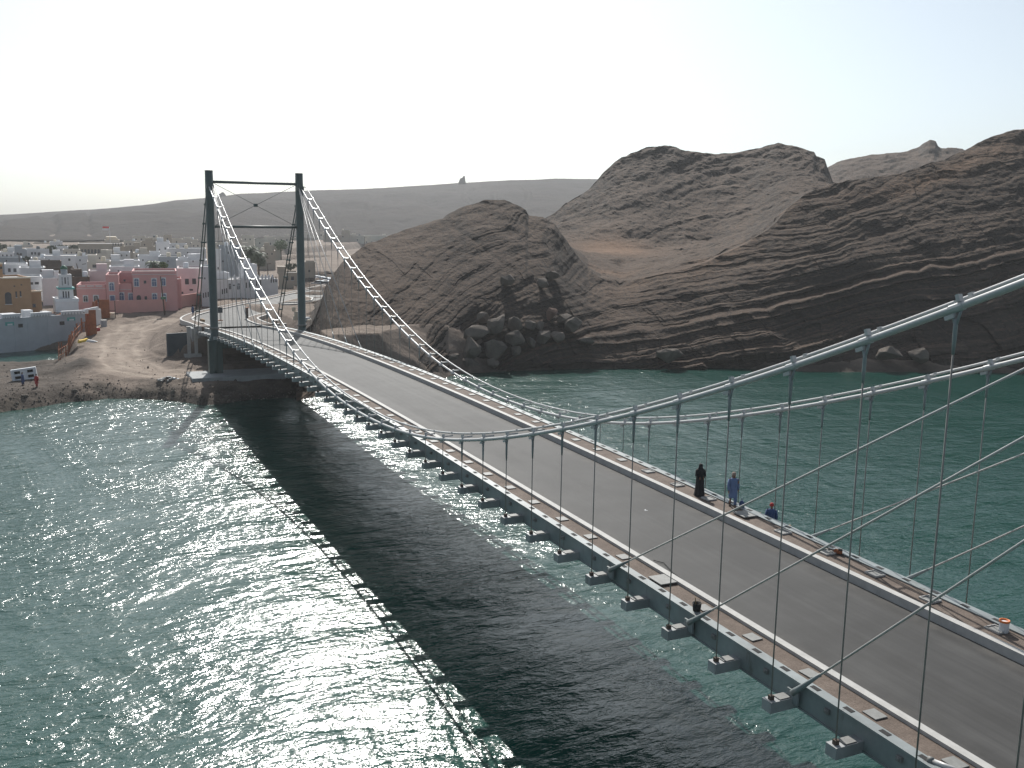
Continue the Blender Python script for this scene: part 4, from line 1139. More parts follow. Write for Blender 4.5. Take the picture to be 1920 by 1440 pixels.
# ================================================================== VEGETATION
def palm(p, h, fl, nf, label, lean=0.0, seed=1):
    rg = random.Random(seed)
    t = thing('palm_tree', label, 'palm tree', tuple(p), 0, 'date palms in the town')
    top = Vector((lean, 0, h))
    MB().tube([(0, 0, -1), (lean*.3, 0, h*.5), tuple(top)], .30, 9, r_end=.22).build('trunk', 'trunk', t, True)
    for k in range(nf):
        a = k*2.399+rg.uniform(-.2, .2); e = rg.uniform(-.5, 1.25); L = fl*rg.uniform(.8, 1.1)
        V, F = [], []
        n = 9; pts = []
        q = Vector(top); el = e
        for i in range(n):
            pts.append(q.copy()); d_ = Vector((math.cos(a)*math.cos(el), math.sin(a)*math.cos(el), math.sin(el)))
            q = q+d_*L/n; el -= .20+.03*i
        side = Vector((-math.sin(a), math.cos(a), 0))
        for i in range(1, n):
            b0 = pts[i]; fwd = (pts[i]-pts[i-1]).normalized()
            for j in range(3):
                bb = pts[i-1].lerp(b0, j/3)
                w_ = fl*.22*math.sin(math.pi*min(1, (i+j/3)/n*.92+.06))
                for sg in (-1, 1):
                    tip = bb+side*sg*w_*.9+fwd*w_*.55+Vector((0, 0, -w_*.38))
                    k0 = len(V); wd = fwd*.055
                    V += [tuple(bb-wd), tuple(bb+wd), tuple(tip+wd*.3), tuple(tip-wd*.3)]; F.append((k0, k0+1, k0+2, k0+3))
        rb_ = MB().tube([tuple(x) for x in pts], .035, 4, r_end=.012)
        k0 = len(V); V += rb_.V; F += [tuple(i+k0 for i in f) for f in rb_.F]
        mobj('frond', V, F, 'palm_leaf', t)
    return t
def gz(p): return float(G(np.array([p[0]]), np.array([p[1]]))[0])
p = at(289, 500, 252); p[2] = 4.0; palm(p, topz(289, 497, p)-4.0, 3.1, 26, 'short date palm rising behind the pink house roof', .3, 3)
p = at(470, 500, 262); p[2] = 4.2; palm(p, topz(470, 471, p)-4.2, 4.6, 30, 'tall date palm left in the clump behind the merlon house', -.4, 5)
p = at(485, 500, 268); p[2] = 4.2; palm(p, topz(485, 481, p)-4.2, 4.3, 28, 'lower date palm right in the clump behind the merlon house', .5, 8)
def tree(u_, vb_, vt_, wpx, r_, mat, label, seed, clumps=26, flat=1.0):
    rg = np.random.default_rng(seed); p = at(u_, 500, r_); p[2] = 4.0
    mpp = r_/FPX; zt_ = topz(u_, vt_, p)-4.0; zb_ = max(1.0, topz(u_, vb_, p)-4.0); w_m = wpx*mpp
    t = thing('tree', label, 'tree', tuple(p), 0, 'trees in the town')
    m_ = MB().tube([(0, 0, -1), (.1, .1, zb_+.3*(zt_-zb_))], .28, 7, r_end=.16)
    for k in range(5):
        a = k*1.257; m_.tube([(.1, .1, zb_*.8), (math.cos(a)*w_m*.22, math.sin(a)*w_m*.22, zb_+.55*(zt_-zb_))], .11, 5, r_end=.04)
    m_.build('trunk', 'trunk', t)
    V, F = [], []
    for c in range(clumps):
        d_ = rg.normal(size=3); d_ /= np.linalg.norm(d_); q = rg.uniform(.35, 1)**.5
        cc = np.array([d_[0]*w_m*.42*q, d_[1]*w_m*.42*q, (zb_+zt_)/2+d_[2]*(zt_-zb_)*.42*q])
        cr = rg.uniform(.12, .24)*min(w_m, (zt_-zb_)*1.3)
        for k in range(70):
            e = rg.normal(size=3); e /= np.linalg.norm(e); o_ = cc+e*cr*rg.uniform(.5, 1.1)*np.array([1, 1, .8])
            a_ = rg.normal(size=3); a_ /= np.linalg.norm(a_); b_ = np.cross(a_, e); b_ /= (np.linalg.norm(b_)+1e-6); s_ = rg.uniform(.10, .22)*max(1, r_/300)
            k0 = len(V); V += [o_-a_*s_, o_+b_*s_*.6, o_+a_*s_, o_-b_*s_*.6]; F.append((k0, k0+1, k0+2, k0+3))
    mobj('crown', V, F, mat, t)
tree(6, 482, 456, 44, 400, 'tree_leaf', 'big dark tree at the left edge of the far town', 1, 40)
tree(97, 480, 459, 19, 405, 'tree_leaf', 'round dark olive tree beside the tall white far house', 2)
tree(122, 474, 459, 26, 450, 'tree_leaf', 'dark tree clump left part beside the beige school', 3)
tree(140, 474, 458, 24, 455, 'tree_leaf', 'dark tree clump right part touching the beige school', 4)
tree(50, 457, 445, 26, 760, 'tree_leaf', 'small distant dark tree below the left hill foot', 5)
tree(50, 489, 480, 16, 335, 'tree_leaf', 'small olive shrub tree left of the brown shed', 6, 14)
tree(528, 470, 449, 25, 430, 'light_leaf', 'light green tree left of the right bridge tower', 7)
tree(306, 503, 490, 20, 250, 'light_leaf', 'low leafy tree right of the short palm', 8, 16)
tree(545, 505, 492, 30, 300, 'tree_leaf', 'dark shrub tree behind the tan house by the tower', 9, 20)

# ================================================================== BOULDERS
def boulder_mesh(seed, w_, h_, d_, mat):
    rg = np.random.default_rng(seed)
    bm = bmesh.new()
    pts = rg.normal(size=(15, 3)); pts /= np.linalg.norm(pts, axis=1, keepdims=True)
    pts *= rg.uniform(.86, 1.06, size=(15, 1))
    for q in pts: bm.verts.new((q[0]*w_/2, q[1]*d_/2, q[2]*h_/2))
    bmesh.ops.convex_hull(bm, input=bm.verts)
    bmesh.ops.bevel(bm, geom=list(bm.edges), offset=min(w_, h_)*.035, segments=1, affect='EDGES', clamp_overlap=True)
    bmesh.ops.triangulate(bm, faces=bm.faces)
    bmesh.ops.subdivide_edges(bm, edges=list(bm.edges), cuts=1)
    for v_ in bm.verts:
        c = v_.co; n_ = float(fbm(np.array([c.x*1.3+seed]), np.array([c.y*1.3]), np.array([c.z*1.3]), oct=3, seed=seed)[0])
        v_.co += c.normalized()*n_*.05*min(w_, h_)
    me = bpy.data.meshes.new('boulder'); bm.to_mesh(me); bm.free(); me.materials.append(MATS[mat])
    return me
_D = np.stack([RKX, RKY, RKZ], -1)-CAM
_v = 720-FPX*(_D@_u2)/(_D@_fw)
def on_rock(u_, v_):
    c = int(np.argmin(np.abs(RKU-u_))); col = _v[:291, c]
    i = np.where(col <= v_)[0]; i = int(i[0]) if len(i) else 290
    return np.array([RKX[i, c], RKY[i, c], RKZ[i, c]])
BL = [(933, 612, 46, 46, 'largest pale wedge shaped boulder in the rockfall', 0), (881, 654, 44, 42, 'big rounded boulder at the lower left of the rockfall', 0),
      (892, 624, 50, 28, 'wide slab boulder above the lower left rounded one', 0), (931, 655, 54, 38, 'broad low boulder at the bottom centre of the rockfall', 0),
      (966, 634, 40, 34, 'angular grey boulder in the middle of the rockfall', 0), (967, 606, 30, 30, 'dark block leaning right of the pale wedge boulder', 0),
      (994, 611, 22, 26, 'narrow upright block in the top row of the rockfall', 0), (1014, 612, 26, 20, 'small flat block left below the reddish boulder', 0),
      (1034, 590, 25, 28, 'reddish tan cube boulder on top of the rockfall', 1), (1073, 609, 40, 30, 'isolated round boulder at the right end of the rockfall', 0),
      (1061, 596, 46, 17, 'tilted long slab right of the reddish boulder', 0), (1019, 631, 29, 25, 'mid sized boulder under the flat block', 0),
      (995, 643, 20, 26, 'small upright boulder right of the bottom centre one', 0), (1046, 632, 32, 23, 'low boulder below the isolated round one', 0),
      (966, 657, 23, 20, 'small boulder tucked right of the broad bottom one', 0), (887, 681, 42, 20, 'flat boulder at the waterline on the left', 0),
      (923, 681, 27, 22, 'squat boulder at the waterline below the rockfall', 0), (850, 669, 26, 14, 'flat rock at the far left foot of the rockfall', 0),
      (951, 525, 29, 23, 'lone boulder resting high on the headland slope', 0), (1016, 531, 27, 22, 'boulder in the gully below the headland top', 0),
      (1034, 515, 26, 19, 'upper boulder in the gully beside the headland', 0), (1721, 667, 37, 30, 'rounded boulder at the foot of the right cliff', 0),
      (1665, 664, 50, 26, 'broad fallen block left of the right cliff boulder', 0), (1256, 665, 56, 28, 'pale fallen slab at the cliff foot mid right', 0),
      (905, 596, 30, 22, 'dark boulder at the upper left corner of the rockfall', 0), (1100, 640, 30, 18, 'low flat rock right beyond the rockfall', 0)]
for i, (u_, v_, w_, h_, lb, rd) in enumerate(BL):
    p = on_rock(u_, v_+h_*.35); r_ = math.hypot(p[0]-CAM[0], p[1]-CAM[1]); mpp = r_/FPX
    q = at(u_, v_, r_-w_*mpp*.22)
    me = boulder_mesh(100+i*3, w_*mpp*1.08, h_*mpp*1.1, w_*mpp*.95, 'red_rock' if rd else 'boulder_rock')
    o = inst('boulder', me, tuple(q), math.atan2(q[1]-CAM[1], q[0]-CAM[0])-math.pi/2)
    o.rotation_euler[1] = random.uniform(-.25, .25)
    tag(o, lb, 'boulder', 'fallen boulders below the cliffs')

# loose stones along the bank: uncountable
V, F = [], []
ico = bmesh.new(); bmesh.ops.create_icosphere(ico, subdivisions=1, radius=1); IV = np.array([v_.co[:] for v_ in ico.verts]); IF = [tuple(v_.index for v_ in f.verts) for f in ico.faces]; ico.free()
def stone(x, y, z, s_):
    k0 = len(V); j = IV*(s_*rng.uniform(.6, 1.2, 3))*rng.uniform(.8, 1.15, (len(IV), 1))
    V.extend((j+np.array([x, y, z])).tolist()); F.extend(tuple(i+k0 for i in f) for f in IF)
for k in range(1500):
    y = rng.uniform(-14, 36); d_ = abs(rng.normal(0, 1))*3.0-.6 if k % 3 else rng.uniform(0, 34)
    x = float(lin(y, SHORE))+d_
    if x > 141 and y > 20: continue
    z = gz((x, y)); stone(x, y, z+.02, (.08 if k % 3 == 0 else .13)*rng.uniform(.4, 1.2)**1.5*(2.4 if k % 23 == 0 else 1))
st_ = mobj('bank_stones', V, F, 'boulder_rock'); tag(st_, 'loose stones strewn along the far bank', 'stones', kind='stuff')

# ================================================================== FENCE, SCRAP AND SITE CLUTTER
f0, f1 = np.array([139.5, 24.3]), np.array([181, 16.4])
fc = thing('rusty_fence', 'leaning fence of rusty orange sheet strips along the dirt road', 'fence', (f0[0], f0[1], 1.5))
nP = 34
for k in range(nP):
    q = f0+(f1-f0)*(k/(nP-1))**1.0; z = gz(q); h_ = random.uniform(2.0, 2.9) if k < 26 else random.uniform(2.9, 3.5)
    o = MB().box((0, 0, h_/2-.2), (.30+.25*(k > 25), .06, h_+.2), 0, 1).build('fence_strip', 'rust', fc, bevel=.01, loc=(q[0]-f0[0], q[1]-f0[1], z-1.5), rz=math.atan2(f1[1]-f0[1], f1[0]-f0[0])+random.uniform(-.5, .5))
    o.rotation_euler[0] = random.uniform(-.06, .06); o.rotation_euler[1] = random.uniform(-.05, .05)
for hz_ in (.7, 1.6):
    MB().tube([(0, 0, gz(f0)-1.5+hz_)]+[((f1-f0)[0]*k/6, (f1-f0)[1]*k/6, gz(f0+(f1-f0)*k/6)-1.5+hz_) for k in range(1, 7)], .06, 5).build('rail', 'rust', fc)
def flat_thing(name, label, cat, u_, v_, z, parts, rz=0.0):
    p = on(u_, v_, z); t = thing(name, label, cat, (p[0], p[1], gz(p) if z < 6 else z), rz)
    for nm, mb, mat in parts: mb.build(nm, mat, t, bevel=0)
    return t
flat_thing('sheet_stack', 'tall rusty corrugated sheets leaning by the blue house corner', 'sheet metal', 175, 626, 3, [('sheet', MB().box((0, 0, 2.0), (.12, 1.1, 4.4), .1), 'rust'), ('sheet', MB().box((.3, .7, 1.7), (.1, .8, 3.8), .3), 'rust')])
flat_thing('rusty_sheet', 'square rusty panel standing left of the pink wall', 'sheet metal', 197, 600, 3.4, [('panel', MB().box((0, 0, 1.7), (.15, 1.7, 3.4)), 'rust'), ('post', MB().box((.1, .9, 1.8), (.15, .12, 3.6)), 'dark_brown')])
flat_thing('frame_rack', 'bare pole frame right of the square rusty panel', 'rack', 208, 598, 3.5, [('upright', MB().box((0, -.8, 1.6), (.12, .12, 3.2)), 'dark_brown'), ('upright', MB().box((0, .8, 1.6), (.12, .12, 3.2)), 'dark_brown'), ('bar', MB().box((0, 0, 1.4), (.1, 1.6, .1)), 'dark_brown'), ('bale', MB().box((.2, 0, .5), (.8, 1.4, 1.0)), 'cornice')])
flat_thing('waste_bin', 'dark grey waste bin on the dirt beside rusty panels', 'bin', 195, 613, 3.2, [('bin_body', MB().lathe([(.38, 0), (.5, .15), (.52, 1.2), (.46, 1.25)], n=12), 'grey_plaster'), ('rim', MB().lathe([(.53, 1.2), (.55, 1.3), (.4, 1.3)], n=12), 'kerb')])
flat_thing('red_crate', 'small red scrap crate at the end of the rusty fence', 'crate', 181, 621, 3, [('crate_body', MB().box((0, 0, .3), (.7, 1.0, .6), .2), 'red_cloth'), ('lid', MB().box((.1, .1, .66), (.6, .8, .1), .5), 'kerb')])
flat_thing('yellow_sheet', 'crumpled bright yellow sheet on the dirt by the fence', 'tarp', 164, 645, 2.2,
           [('fold', MB().prism([(-1.3, 0), (1.5, 0), (.6, .35), (.1, .7), (-.5, .5), (-1.1, .45)], (0, 0, -.05), (.25, -1, 0), (0, 0, 1), (1, .2, 0), .9), 'yellow_scrap'), ('fold', MB().prism([(-.3, 0), (1.7, 0), (1.2, .25), (.3, .55)], (-.6, .2, -.05), (.2, -1, .08), (0, 0, 1), (1, 0, 0), .5), 'white_trim')])
# white concrete frame with four openings on the spit
p = on(48, 719, 1.1)
t = thing('concrete_frame', 'white concrete panel with four square openings on the dark spit', 'concrete panel', (p[0], p[1], gz(p)-.1), math.atan2(p[1]-CAM[1], p[0]-CAM[0])-math.pi/2-.12)
t.rotation_euler[1] = -.12
for z_ in (.12, .78, 1.42): MB().box((0, 0, z_), (2.95, .5, .26)).build('bar', 'white_trim', t, bevel=.02)
for x_ in (-1.3, 0, 1.3): MB().box((x_, .003, .77), (.36 if x_ else .8, .48, 1.5)).build('upright', 'white_trim', t, bevel=.02)
MB().box((0, .3, .75), (2.7, .08, 1.3)).build('opening_shade', 'gap_shade', t)  # added black sheet, gives the four openings their shade by colour
# rubble heap
p = on(315, 710, 2.0)
t = thing('rubble_heap', 'small heap of pale broken blocks on the dirt before the tower', 'rubble', (p[0], p[1], gz(p)))
for k in range(26):
    a = random.uniform(0, 6.28); d_ = random.uniform(0, 1)**.6
    MB().box((math.cos(a)*d_*.9, math.sin(a)*d_*1.3, .12+.35*(1-d_)), (random.uniform(.2, .5), random.uniform(.2, .45), random.uniform(.12, .3)), a).build('rubble_block', random.choice(['white_trim', 'concrete', 'kerb', 'dark_brown']), t)
# board on posts, stub post and timber by the bridge end
p = on(413, 599, 6.7)
t = thing('sign_board', 'dark back of a small road sign beside the left tower', 'sign', (p[0], p[1], 6.5))
MB().box((0, 0, 1.1), (.10, .10, 2.2)).build('post', 'dark_brown', t); MB().box((-.08, .1, 1.65), (.05, .95, .85)).build('board', 'blue_steel', t, bevel=.01)
MB().box((0, 0, .06), (.6, .7, .12)).build('foot', 'rust', t)
p = on(463, 596, 6.2)
t = thing('stub_post', 'short dark post at the right kerb end of the bridge', 'post', (p[0], p[1], 6.0))
MB().box((0, 0, .9), (.42, .42, 1.8)).build('post_shaft', 'dark_brown', t, bevel=.03); MB().box((0, 0, 1.85), (.5, .5, .1)).build('post_cap', 'rust', t)
p = on(380, 602, 6.75)
t = thing('timber_stack', 'brown timber block lying on the left walkway at the bridge end', 'timber', (p[0], p[1], 6.65))
for k in range(3): MB().box((0, .15*k-.15, .2+.02*k), (1.7-.2*k, .14, .35), .08*k).build('timber', 'wood', t, bevel=.01)
# material dump by the right tower
for lb, u_, v_, z_, dims, mt in (('white cement bags right behind the right tower foot', 577, 603, 7.0, (.7, 1.9, .35), 'white_trim'), ('small cream sack beside the bags at the right tower', 584, 609, 6.9, (.6, .9, .4), 'cornice'), ('propped pale planks left of the right tower foot', 555, 604, 7.0, (.25, .8, 1.2), 'cornice')):
    p = on(u_, v_, z_); t = thing('material_pile', lb, 'building material', (p[0], p[1], z_))
    for k in range(3):
        MB().box((.1*k, .12*k*(-1)**k, dims[2]*(.5+.55*k)), (dims[0]*(1-.12*k), dims[1]*(1-.15*k), dims[2]*.55), .15*k).build('bag' if 'plank' not in lb else 'plank', mt, t, bevel=.04)
# oval white slab on the soil beside the road
p0, p1 = on(527, 575, 6.0), on(560, 574, 6.0); c = (p0+p1)/2; L_ = np.linalg.norm(p1-p0)
tag(MB().lathe([(L_*.5, -.4), (L_*.5, .12), (L_*.47, .2)], (0, 0, 0), 28, 1.0, .22).build('oval_slab', 'kerb', loc=(c[0], c[1], gz(c)+.1), rz=math.atan2((p1-p0)[1], (p1-p0)[0])), 'pale oval concrete slab on the soil beside the road bend', 'slab')
# parked vehicles -----------------------------------------------------------
def car(u_, v_, r_, mat, label, rz, pickup=False):
    p = at(u_, v_, r_); p[2] = gz(p)
    t = thing('parked_car', label, 'car', tuple(p), rz, 'cars parked by the road beyond the right tower')
    body = [(-2.1, .35), (2.1, .35), (2.15, .75), (1.2, .9), (.7, 1.42), (-.9, 1.45) if not pickup else (-.4, 1.42), (-1.7, .98) if not pickup else (-.5, .95), (-2.1, .92)]
    MB().prism(body, (0, -.85, 0), (1, 0, 0), (0, 0, 1), (0, 1, 0), 1.7).build('body', mat, t, bevel=.06)
    MB().prism([(1.1, .95), (.68, 1.36), (-.85 if not pickup else -.35, 1.38), (-1.4 if not pickup else -.42, 1.0)], (0, -.87, 0), (1, 0, 0), (0, 0, 1), (0, 1, 0), 1.74).build('side_window', 'window_dark', t)
    for x_ in (-1.3, 1.35):
        for y_ in (-.8, .8):
            MB().tube([(x_, y_-.1, .33), (x_, y_+.1, .33)], .33, 12).build('wheel', 'rubber', t)
    for y_ in (-.6, .6): MB().box((2.14, y_, .68), (.06, .3, .14)).build('headlight', 'white_trim', t)
for i, (u_, r_, mat, lb, rz_) in enumerate(((594, 292, 'car_white', 'white car nearest the sandy house front', 2.6), (603, 287, 'car_white', 'second white car right of the sandy house', 2.7), (612, 284, 'car_dark', 'dark car in the middle of the parked row', 2.7),
                                          (620, 281, 'car_white', 'white car closest to the rock slope in the parked row', 2.8), (608, 268, 'car_dark', 'dark car parked in front of the row near the road', 1.2), (598, 270, 'car_white', 'white car parked in front of the row facing away', 1.0))):
    car(u_, 500, r_, mat, lb, rz_)

# deck clutter ---------------------------------------------------------------
def deck_z(p): return float(zd(p[0]))-.06
p = on(1306, 1147, 9.0); p[2] = deck_z(p)
t = thing('black_bucket', 'black bucket holding a stick on the near left walkway', 'bucket', tuple(p))
MB().lathe([(.13, 0), (.17, .36), (.15, .36), (.12, .08)], n=14).build('bucket_body', 'rubber', t, True)
MB().tube([(.02, 0, .1), (-.1, .16, .62)], .018, 6).build('stick', 'wood', t); MB().tube([(0, .16, .34), (0, .1, .47), (0, -.1, .47), (0, -.16, .34)], .008, 5).build('handle', 'plate', t)
p = on(1882, 1180, 9.0); p[2] = deck_z(p)
t = thing('white_bucket', 'white paint bucket with orange rim on the right walkway', 'bucket', tuple(p))
MB().lathe([(.15, 0), (.16, .02), (.17, .38), (.175, .40)], n=16).build('bucket_body', 'bucket_white', t, True)
MB().lathe([(.185, .38), (.185, .45), (.15, .45), (.15, .36)], n=16).build('rim', 'orange_paint', t, True)
p = on(1571, 1040, 9.0); p[2] = deck_z(p)
t = thing('drill_tool', 'small red and black tool lying by an open frame on the right walkway', 'tool', tuple(p), .4)
MB().box((0, 0, .12), (.34, .18, .18)).build('tool_body', 'rust', t, bevel=.03); MB().tube([(.15, 0, .14), (.42, .05, .14)], .035, 6).build('bit', 'rubber', t); MB().box((-.1, .02, .22), (.16, .12, .1)).build('grip', 'rubber', t, bevel=.02)
p = on(1776, 1431, 9.0); p[2] = deck_z(p)+.09
t = thing('steel_pipe', 'short bright steel pipe lying on the near left walkway', 'pipe', tuple(p), .35)
MB().tube([(-.45, 0, 0), (.45, 0, 0)], .075, 14).build('pipe_barrel', 'cable_silver', t, True); MB().tube([(.36, 0, 0), (.5, 0, 0)], .10, 14).build('pipe_collar', 'plate', t, True)
# hose along the left kerb
pts = []
for k, (u_, v_) in enumerate(((1225, 1057), (1245, 1062), (1262, 1080), (1290, 1100), (1330, 1122), (1355, 1140), (1400, 1166))):
    q = on(u_, v_, 8.75); q[2] = float(zd(q[0]))-.215; pts.append(tuple(q))
hs = MB().tube(pts, .016, 5).build('hose', 'rubber'); tag(hs, 'thin dark hose curling along the left kerb on the asphalt', 'hose')
# painted survey crosses on the asphalt belong to the roadway
rw = bpy.data.objects['roadway']
for u_, v_, s_ in ((1773, 1262, .26), (1209, 965, .16)):
    q = on(u_, v_, 8.75); z_ = float(zd(q[0]))-.23
    MB().box((0, 0, 0), (s_*1.6, .05, .006), .8).box((0, 0, .001), (s_*1.6, .05, .006), -.7).build('survey_mark', 'white_trim', rw, loc=(q[0], q[1], z_+.012))

# ================================================================== PEOPLE
def skin_body(name, J, E, mat, parent):
    me = bpy.data.meshes.new(name); keys = list(J)
    me.from_pydata([J[k][:3] for k in keys], [], []) if False else me.from_pydata([J[k][:3] for k in keys], [(keys.index(a), keys.index(b_)) for a, b_ in E], [])
    o = bpy.data.objects.new(name, me); link(o, parent)
    md = o.modifiers.new('skin', 'SKIN'); md.use_smooth_shade = True
    for i, k in enumerate(keys):
        sv = me.skin_vertices[0].data[i]; sv.radius = (J[k][3], J[k][4] if len(J[k]) > 4 else J[k][3]); sv.use_root = (k == 'pelvis')
    sb = o.modifiers.new('sub', 'SUBSURF'); sb.levels = 1; sb.render_levels = 2
    me.materials.append(MATS[mat]); return o
def person(label, loc, rz, cloth, style, scale=1.0, group=None):
    t = thing('person', label, 'person', tuple(loc), rz, group); t.scale = (scale,)*3
    seated = style == 'seated'
    st = .17 if style == 'man' else .05
    J = {'pelvis': (0, 0, .93, .13, .11), 'waist': (0, 0, 1.08, .12, .10), 'chest': (0, 0, 1.28, .15, .11), 'neck': (.01, 0, 1.45, .055), 'jaw': (.04, 0, 1.52, .06, .07), 'head': (.03, 0, 1.60, .082, .095), 'crown': (.01, 0, 1.67, .06, .065), 'nose': (.115, 0, 1.565, .014)}
    E = [('pelvis', 'waist'), ('waist', 'chest'), ('chest', 'neck'), ('neck', 'jaw'), ('jaw', 'head'), ('head', 'crown'), ('head', 'nose')]
    for sg, s_ in ((1, 'l'), (-1, 'r')):
        f_ = sg*st
        J.update({s_+'hip': (0, sg*.09, .86, .09), s_+'knee': (.03+f_*.5, sg*.10, .48, .06), s_+'ankle': (-.02+f_, sg*.10, .08, .04), s_+'toe': (.13+f_, sg*.12, .03, .035)})
        if seated: J.update({s_+'knee': (.42, sg*.12, .92, .07), s_+'ankle': (.44, sg*.12, .50, .045), s_+'toe': (.58, sg*.13, .45, .035)})
        E += [('pelvis', s_+'hip'), (s_+'hip', s_+'knee'), (s_+'knee', s_+'ankle'), (s_+'ankle', s_+'toe')]
        el, wr = ((.0-f_*.5, sg*.25, 1.10), (.08-f_*.9, sg*.25, .86)) if style != 'woman' else ((.05, sg*.22, 1.10), (.20, sg*.10, 1.05))
        J.update({s_+'sho': (0, sg*.18, 1.38, .065), s_+'elb': (*el, .045), s_+'wri': (*wr, .03), s_+'palm': (wr[0]+.02, wr[1], wr[2]-.07, .028, .038)})
        E += [('chest', s_+'sho'), (s_+'sho', s_+'elb'), (s_+'elb', s_+'wri'), (s_+'wri', s_+'palm')]
        for i_, (dx, L_) in enumerate(((-.03, .075), (-.01, .09), (.012, .085), (.032, .065))):
            J[s_+'f%da' % i_] = (wr[0]+.02+dx, wr[1], wr[2]-.07-L_*.6, .0095); J[s_+'f%db' % i_] = (wr[0]+.035+dx, wr[1]-sg*.01, wr[2]-.07-L_, .008)
            E += [(s_+'palm', s_+'f%da' % i_), (s_+'f%da' % i_, s_+'f%db' % i_)]
        J[s_+'tha'] = (wr[0]+.065, wr[1], wr[2]-.075, .010); J[s_+'thb'] = (wr[0]+.085, wr[1]-sg*.01, wr[2]-.105, .009)
        E += [(s_+'palm', s_+'tha'), (s_+'tha', s_+'thb')]
    skin_body('body', J, E, 'skin', t)
    def loft(name, rings, mat, folds=0, fd=.0):
        """rings: (z, rx, ry, cx)"""
        V, F = [], []; n = 28
        for i, (z, rx, ry, cx_) in enumerate(rings):
            fade_ = 1-i/(len(rings)-1)
            for k in range(n):
                q = 2*math.pi*k/n; m_ = 1+fd*fade_*math.cos(q*folds+i*.25)
                V.append((cx_+rx*m_*math.cos(q), ry*m_*math.sin(q), z))
        for i in range(len(rings)-1):
            for k in range(n): F.append((i*n+k, i*n+(k+1) % n, (i+1)*n+(k+1) % n, (i+1)*n+k))
        F.append(tuple((len(rings)-1)*n+k for k in range(n)))
        return mobj(name, V, F, mat, t, True)
    def sleeves(mat, r0_, r1_):
        for s_ in 'lr':
            m_ = MB().tube([J[s_+'sho'][:3], J[s_+'elb'][:3], J[s_+'wri'][:3]], r0_, 10, r_end=r1_)
            m_.build('sleeve', mat, t, True)
    if style == 'woman':
        loft('robe', [(.02, .30, .27, -.02), (.25, .27, .24, -.01), (.6, .225, .215, 0), (.95, .20, .21, 0), (1.15, .185, .215, 0), (1.3, .175, .23, 0), (1.40, .15, .22, -.01), (1.46, .10, .14, 0)], cloth, 9, .08)
        sleeves(cloth, .085, .075)
        loft('veil', [(1.28, .17, .20, -.02), (1.42, .135, .15, 0), (1.52, .115, .11, .015), (1.62, .12, .105, .02), (1.69, .095, .085, .01), (1.725, .04, .04, 0)], cloth, 5, .06)
    else:
        if not seated:
            loft('tunic', [(.50, .235, .205, 0), (.75, .20, .195, 0), (.95, .175, .19, 0), (1.15, .155, .19, 0), (1.3, .15, .20, 0), (1.40, .12, .19, 0), (1.46, .07, .08, .01)], cloth, 8, .06)
        else:
            loft('tunic', [(.78, .20, .21, .03), (.95, .175, .195, .01), (1.15, .155, .19, 0), (1.3, .15, .20, 0), (1.40, .12, .19, 0), (1.46, .07, .08, .01)], cloth, 8, .05)
        sleeves(cloth, .08, .055)
        for s_ in 'lr':
            MB().tube([J[s_+'hip'][:3], J[s_+'knee'][:3], (J[s_+'ankle'][0], J[s_+'ankle'][1], J[s_+'ankle'][2]+.06)], .105, 10, r_end=.07).build('trouser_leg', cloth, t, True)
        if style == 'man':
            loft('head_scarf', [(1.36, .13, .13, -.09), (1.48, .085, .09, -.045), (1.58, .105, .098, .0), (1.66, .112, .10, .005), (1.72, .085, .08, 0), (1.745, .03, .03, 0)], 'scarf', 7, .08)
        elif style == 'plain':
            loft('cap', [(1.60, .10, .095, .01), (1.68, .10, .09, .005), (1.73, .05, .05, 0)], 'sole', 0, 0)
        else:
            loft('cap', [(1.59, .115, .105, .02), (1.66, .112, .10, .015), (1.72, .085, .08, .01), (1.745, .03, .03, .01)], 'red_cloth', 5, .05)
    for s_ in 'lr':
        a_ = J[s_+'ankle']; b_ = J[s_+'toe']
        MB().lathe([(.05, -.05), (.055, -.02), (.045, .03)], ((a_[0]+b_[0])/2, (a_[1]+b_[1])/2, a_[2]-.03), 10, 2.3, .95).build('shoe', 'sole', t, True)
    return t
p = on(1311, 931, 9.1); p[2] = deck_z(p); person('person in a full black robe and veil walking on the right walkway', p, math.pi-.25, 'black_cloth', 'woman', .99)
p = on(1373, 951, 9.1); p[2] = deck_z(p); person('person in light blue tunic and trousers with brown head scarf', p, math.pi-.5, 'blue_cloth', 'man', 1.02)
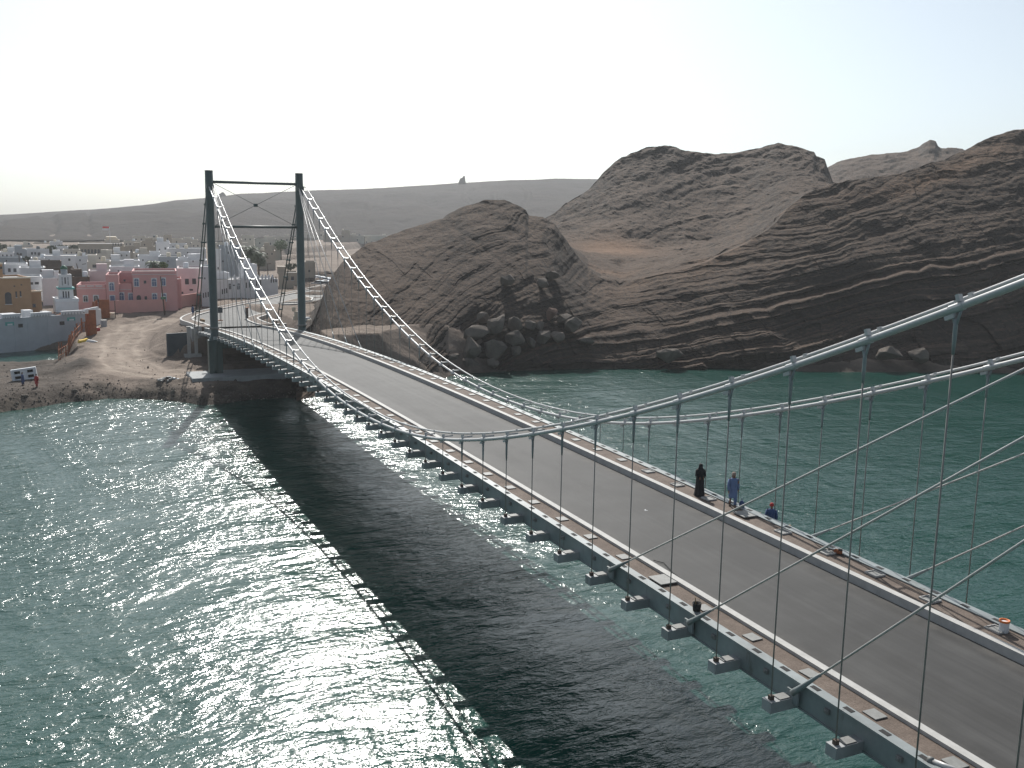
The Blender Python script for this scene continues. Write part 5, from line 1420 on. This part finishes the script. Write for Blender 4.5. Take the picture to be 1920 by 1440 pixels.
# blue bag carried low beside the walking person
q = Vector(p)+Vector((-.30, -.34, .0))
t = thing('cloth_bag', 'dark blue cloth bag standing beside the person in light blue', 'bag', tuple(q))
MB().lathe([(.10, 0), (.15, .10), (.14, .26), (.06, .36)], n=12, sx=1.1, sy=.8).build('bag_body', 'navy_cloth', t, True); MB().tube([(.05, 0, .33), (.05, 0, .48), (-.05, 0, .48), (-.05, 0, .33)], .012, 5).build('bag_handle', 'navy_cloth', t)
D = ray(1447, 952); k_ = (-5.78-CAM[1])/D[1]; hp = CAM+D*k_
s_ = float(hp[0]); p = (s_, -5.78, float(zd(s_))-.515-.80)
person('worker with red cap in dark blue sitting outside the right girder', p, math.pi*.75, 'navy_cloth', 'seated', 1.0)
tag(MB().box((0, 0, -.03), (2.6, .55, .06)).box((-1.1, 0, .0), (.1, .6, .1)).box((1.1, 0, 0), (.1, .6, .1)).build('plank_seat', 'wood', loc=(s_, -5.75, float(zd(s_))-.46)), 'wooden plank under the worker outside the right girder', 'plank')
p = on(362, 592, 6.5); p[2] = 6.55; person('small distant person in dark blue on the far left walkway end', p, 2.0, 'navy_cloth', 'plain', 1.0)
p = on(70, 736, 1.0); p[2] = gz(p)-.03; person('small person in red shirt on the dark shore', p, 2.4, 'red_cloth', 'plain', .97)
p = on(44, 733, 1.0); p[2] = gz(p)-.03; person('small person in dark clothes below the white concrete panel', p, 1.2, 'navy_cloth', 'plain', .97)

# ================================================================== AIR
hz = MB().box((0, 0, 55), (6400, 6400, 132)).build('haze', None) if False else None
me = bpy.data.meshes.new('haze'); bm = bmesh.new(); bmesh.ops.create_cube(bm, size=1.0); bm.to_mesh(me); bm.free()
hz = bpy.data.objects.new('haze', me); hz.scale = (6400, 6400, 125); hz.location = (0, 0, 125/2-10.5); link(hz)
mh = bpy.data.materials.new('haze_air'); mh.use_nodes = True; nh = mh.node_tree
for n_ in list(nh.nodes):
    if n_.type == 'BSDF_PRINCIPLED': nh.nodes.remove(n_)
pv_ = nh.nodes.new('ShaderNodeVolumePrincipled')
pv_.inputs['Color'].default_value = (.86, .88, .90, 1); pv_.inputs['Density'].default_value = .00021; pv_.inputs['Anisotropy'].default_value = .3
nh.links.new(pv_.outputs[0], nh.nodes['Material Output'].inputs['Volume'])
me.materials.append(mh); tag(hz, 'thin pale dust haze over the whole creek and town', 'haze', kind='stuff')
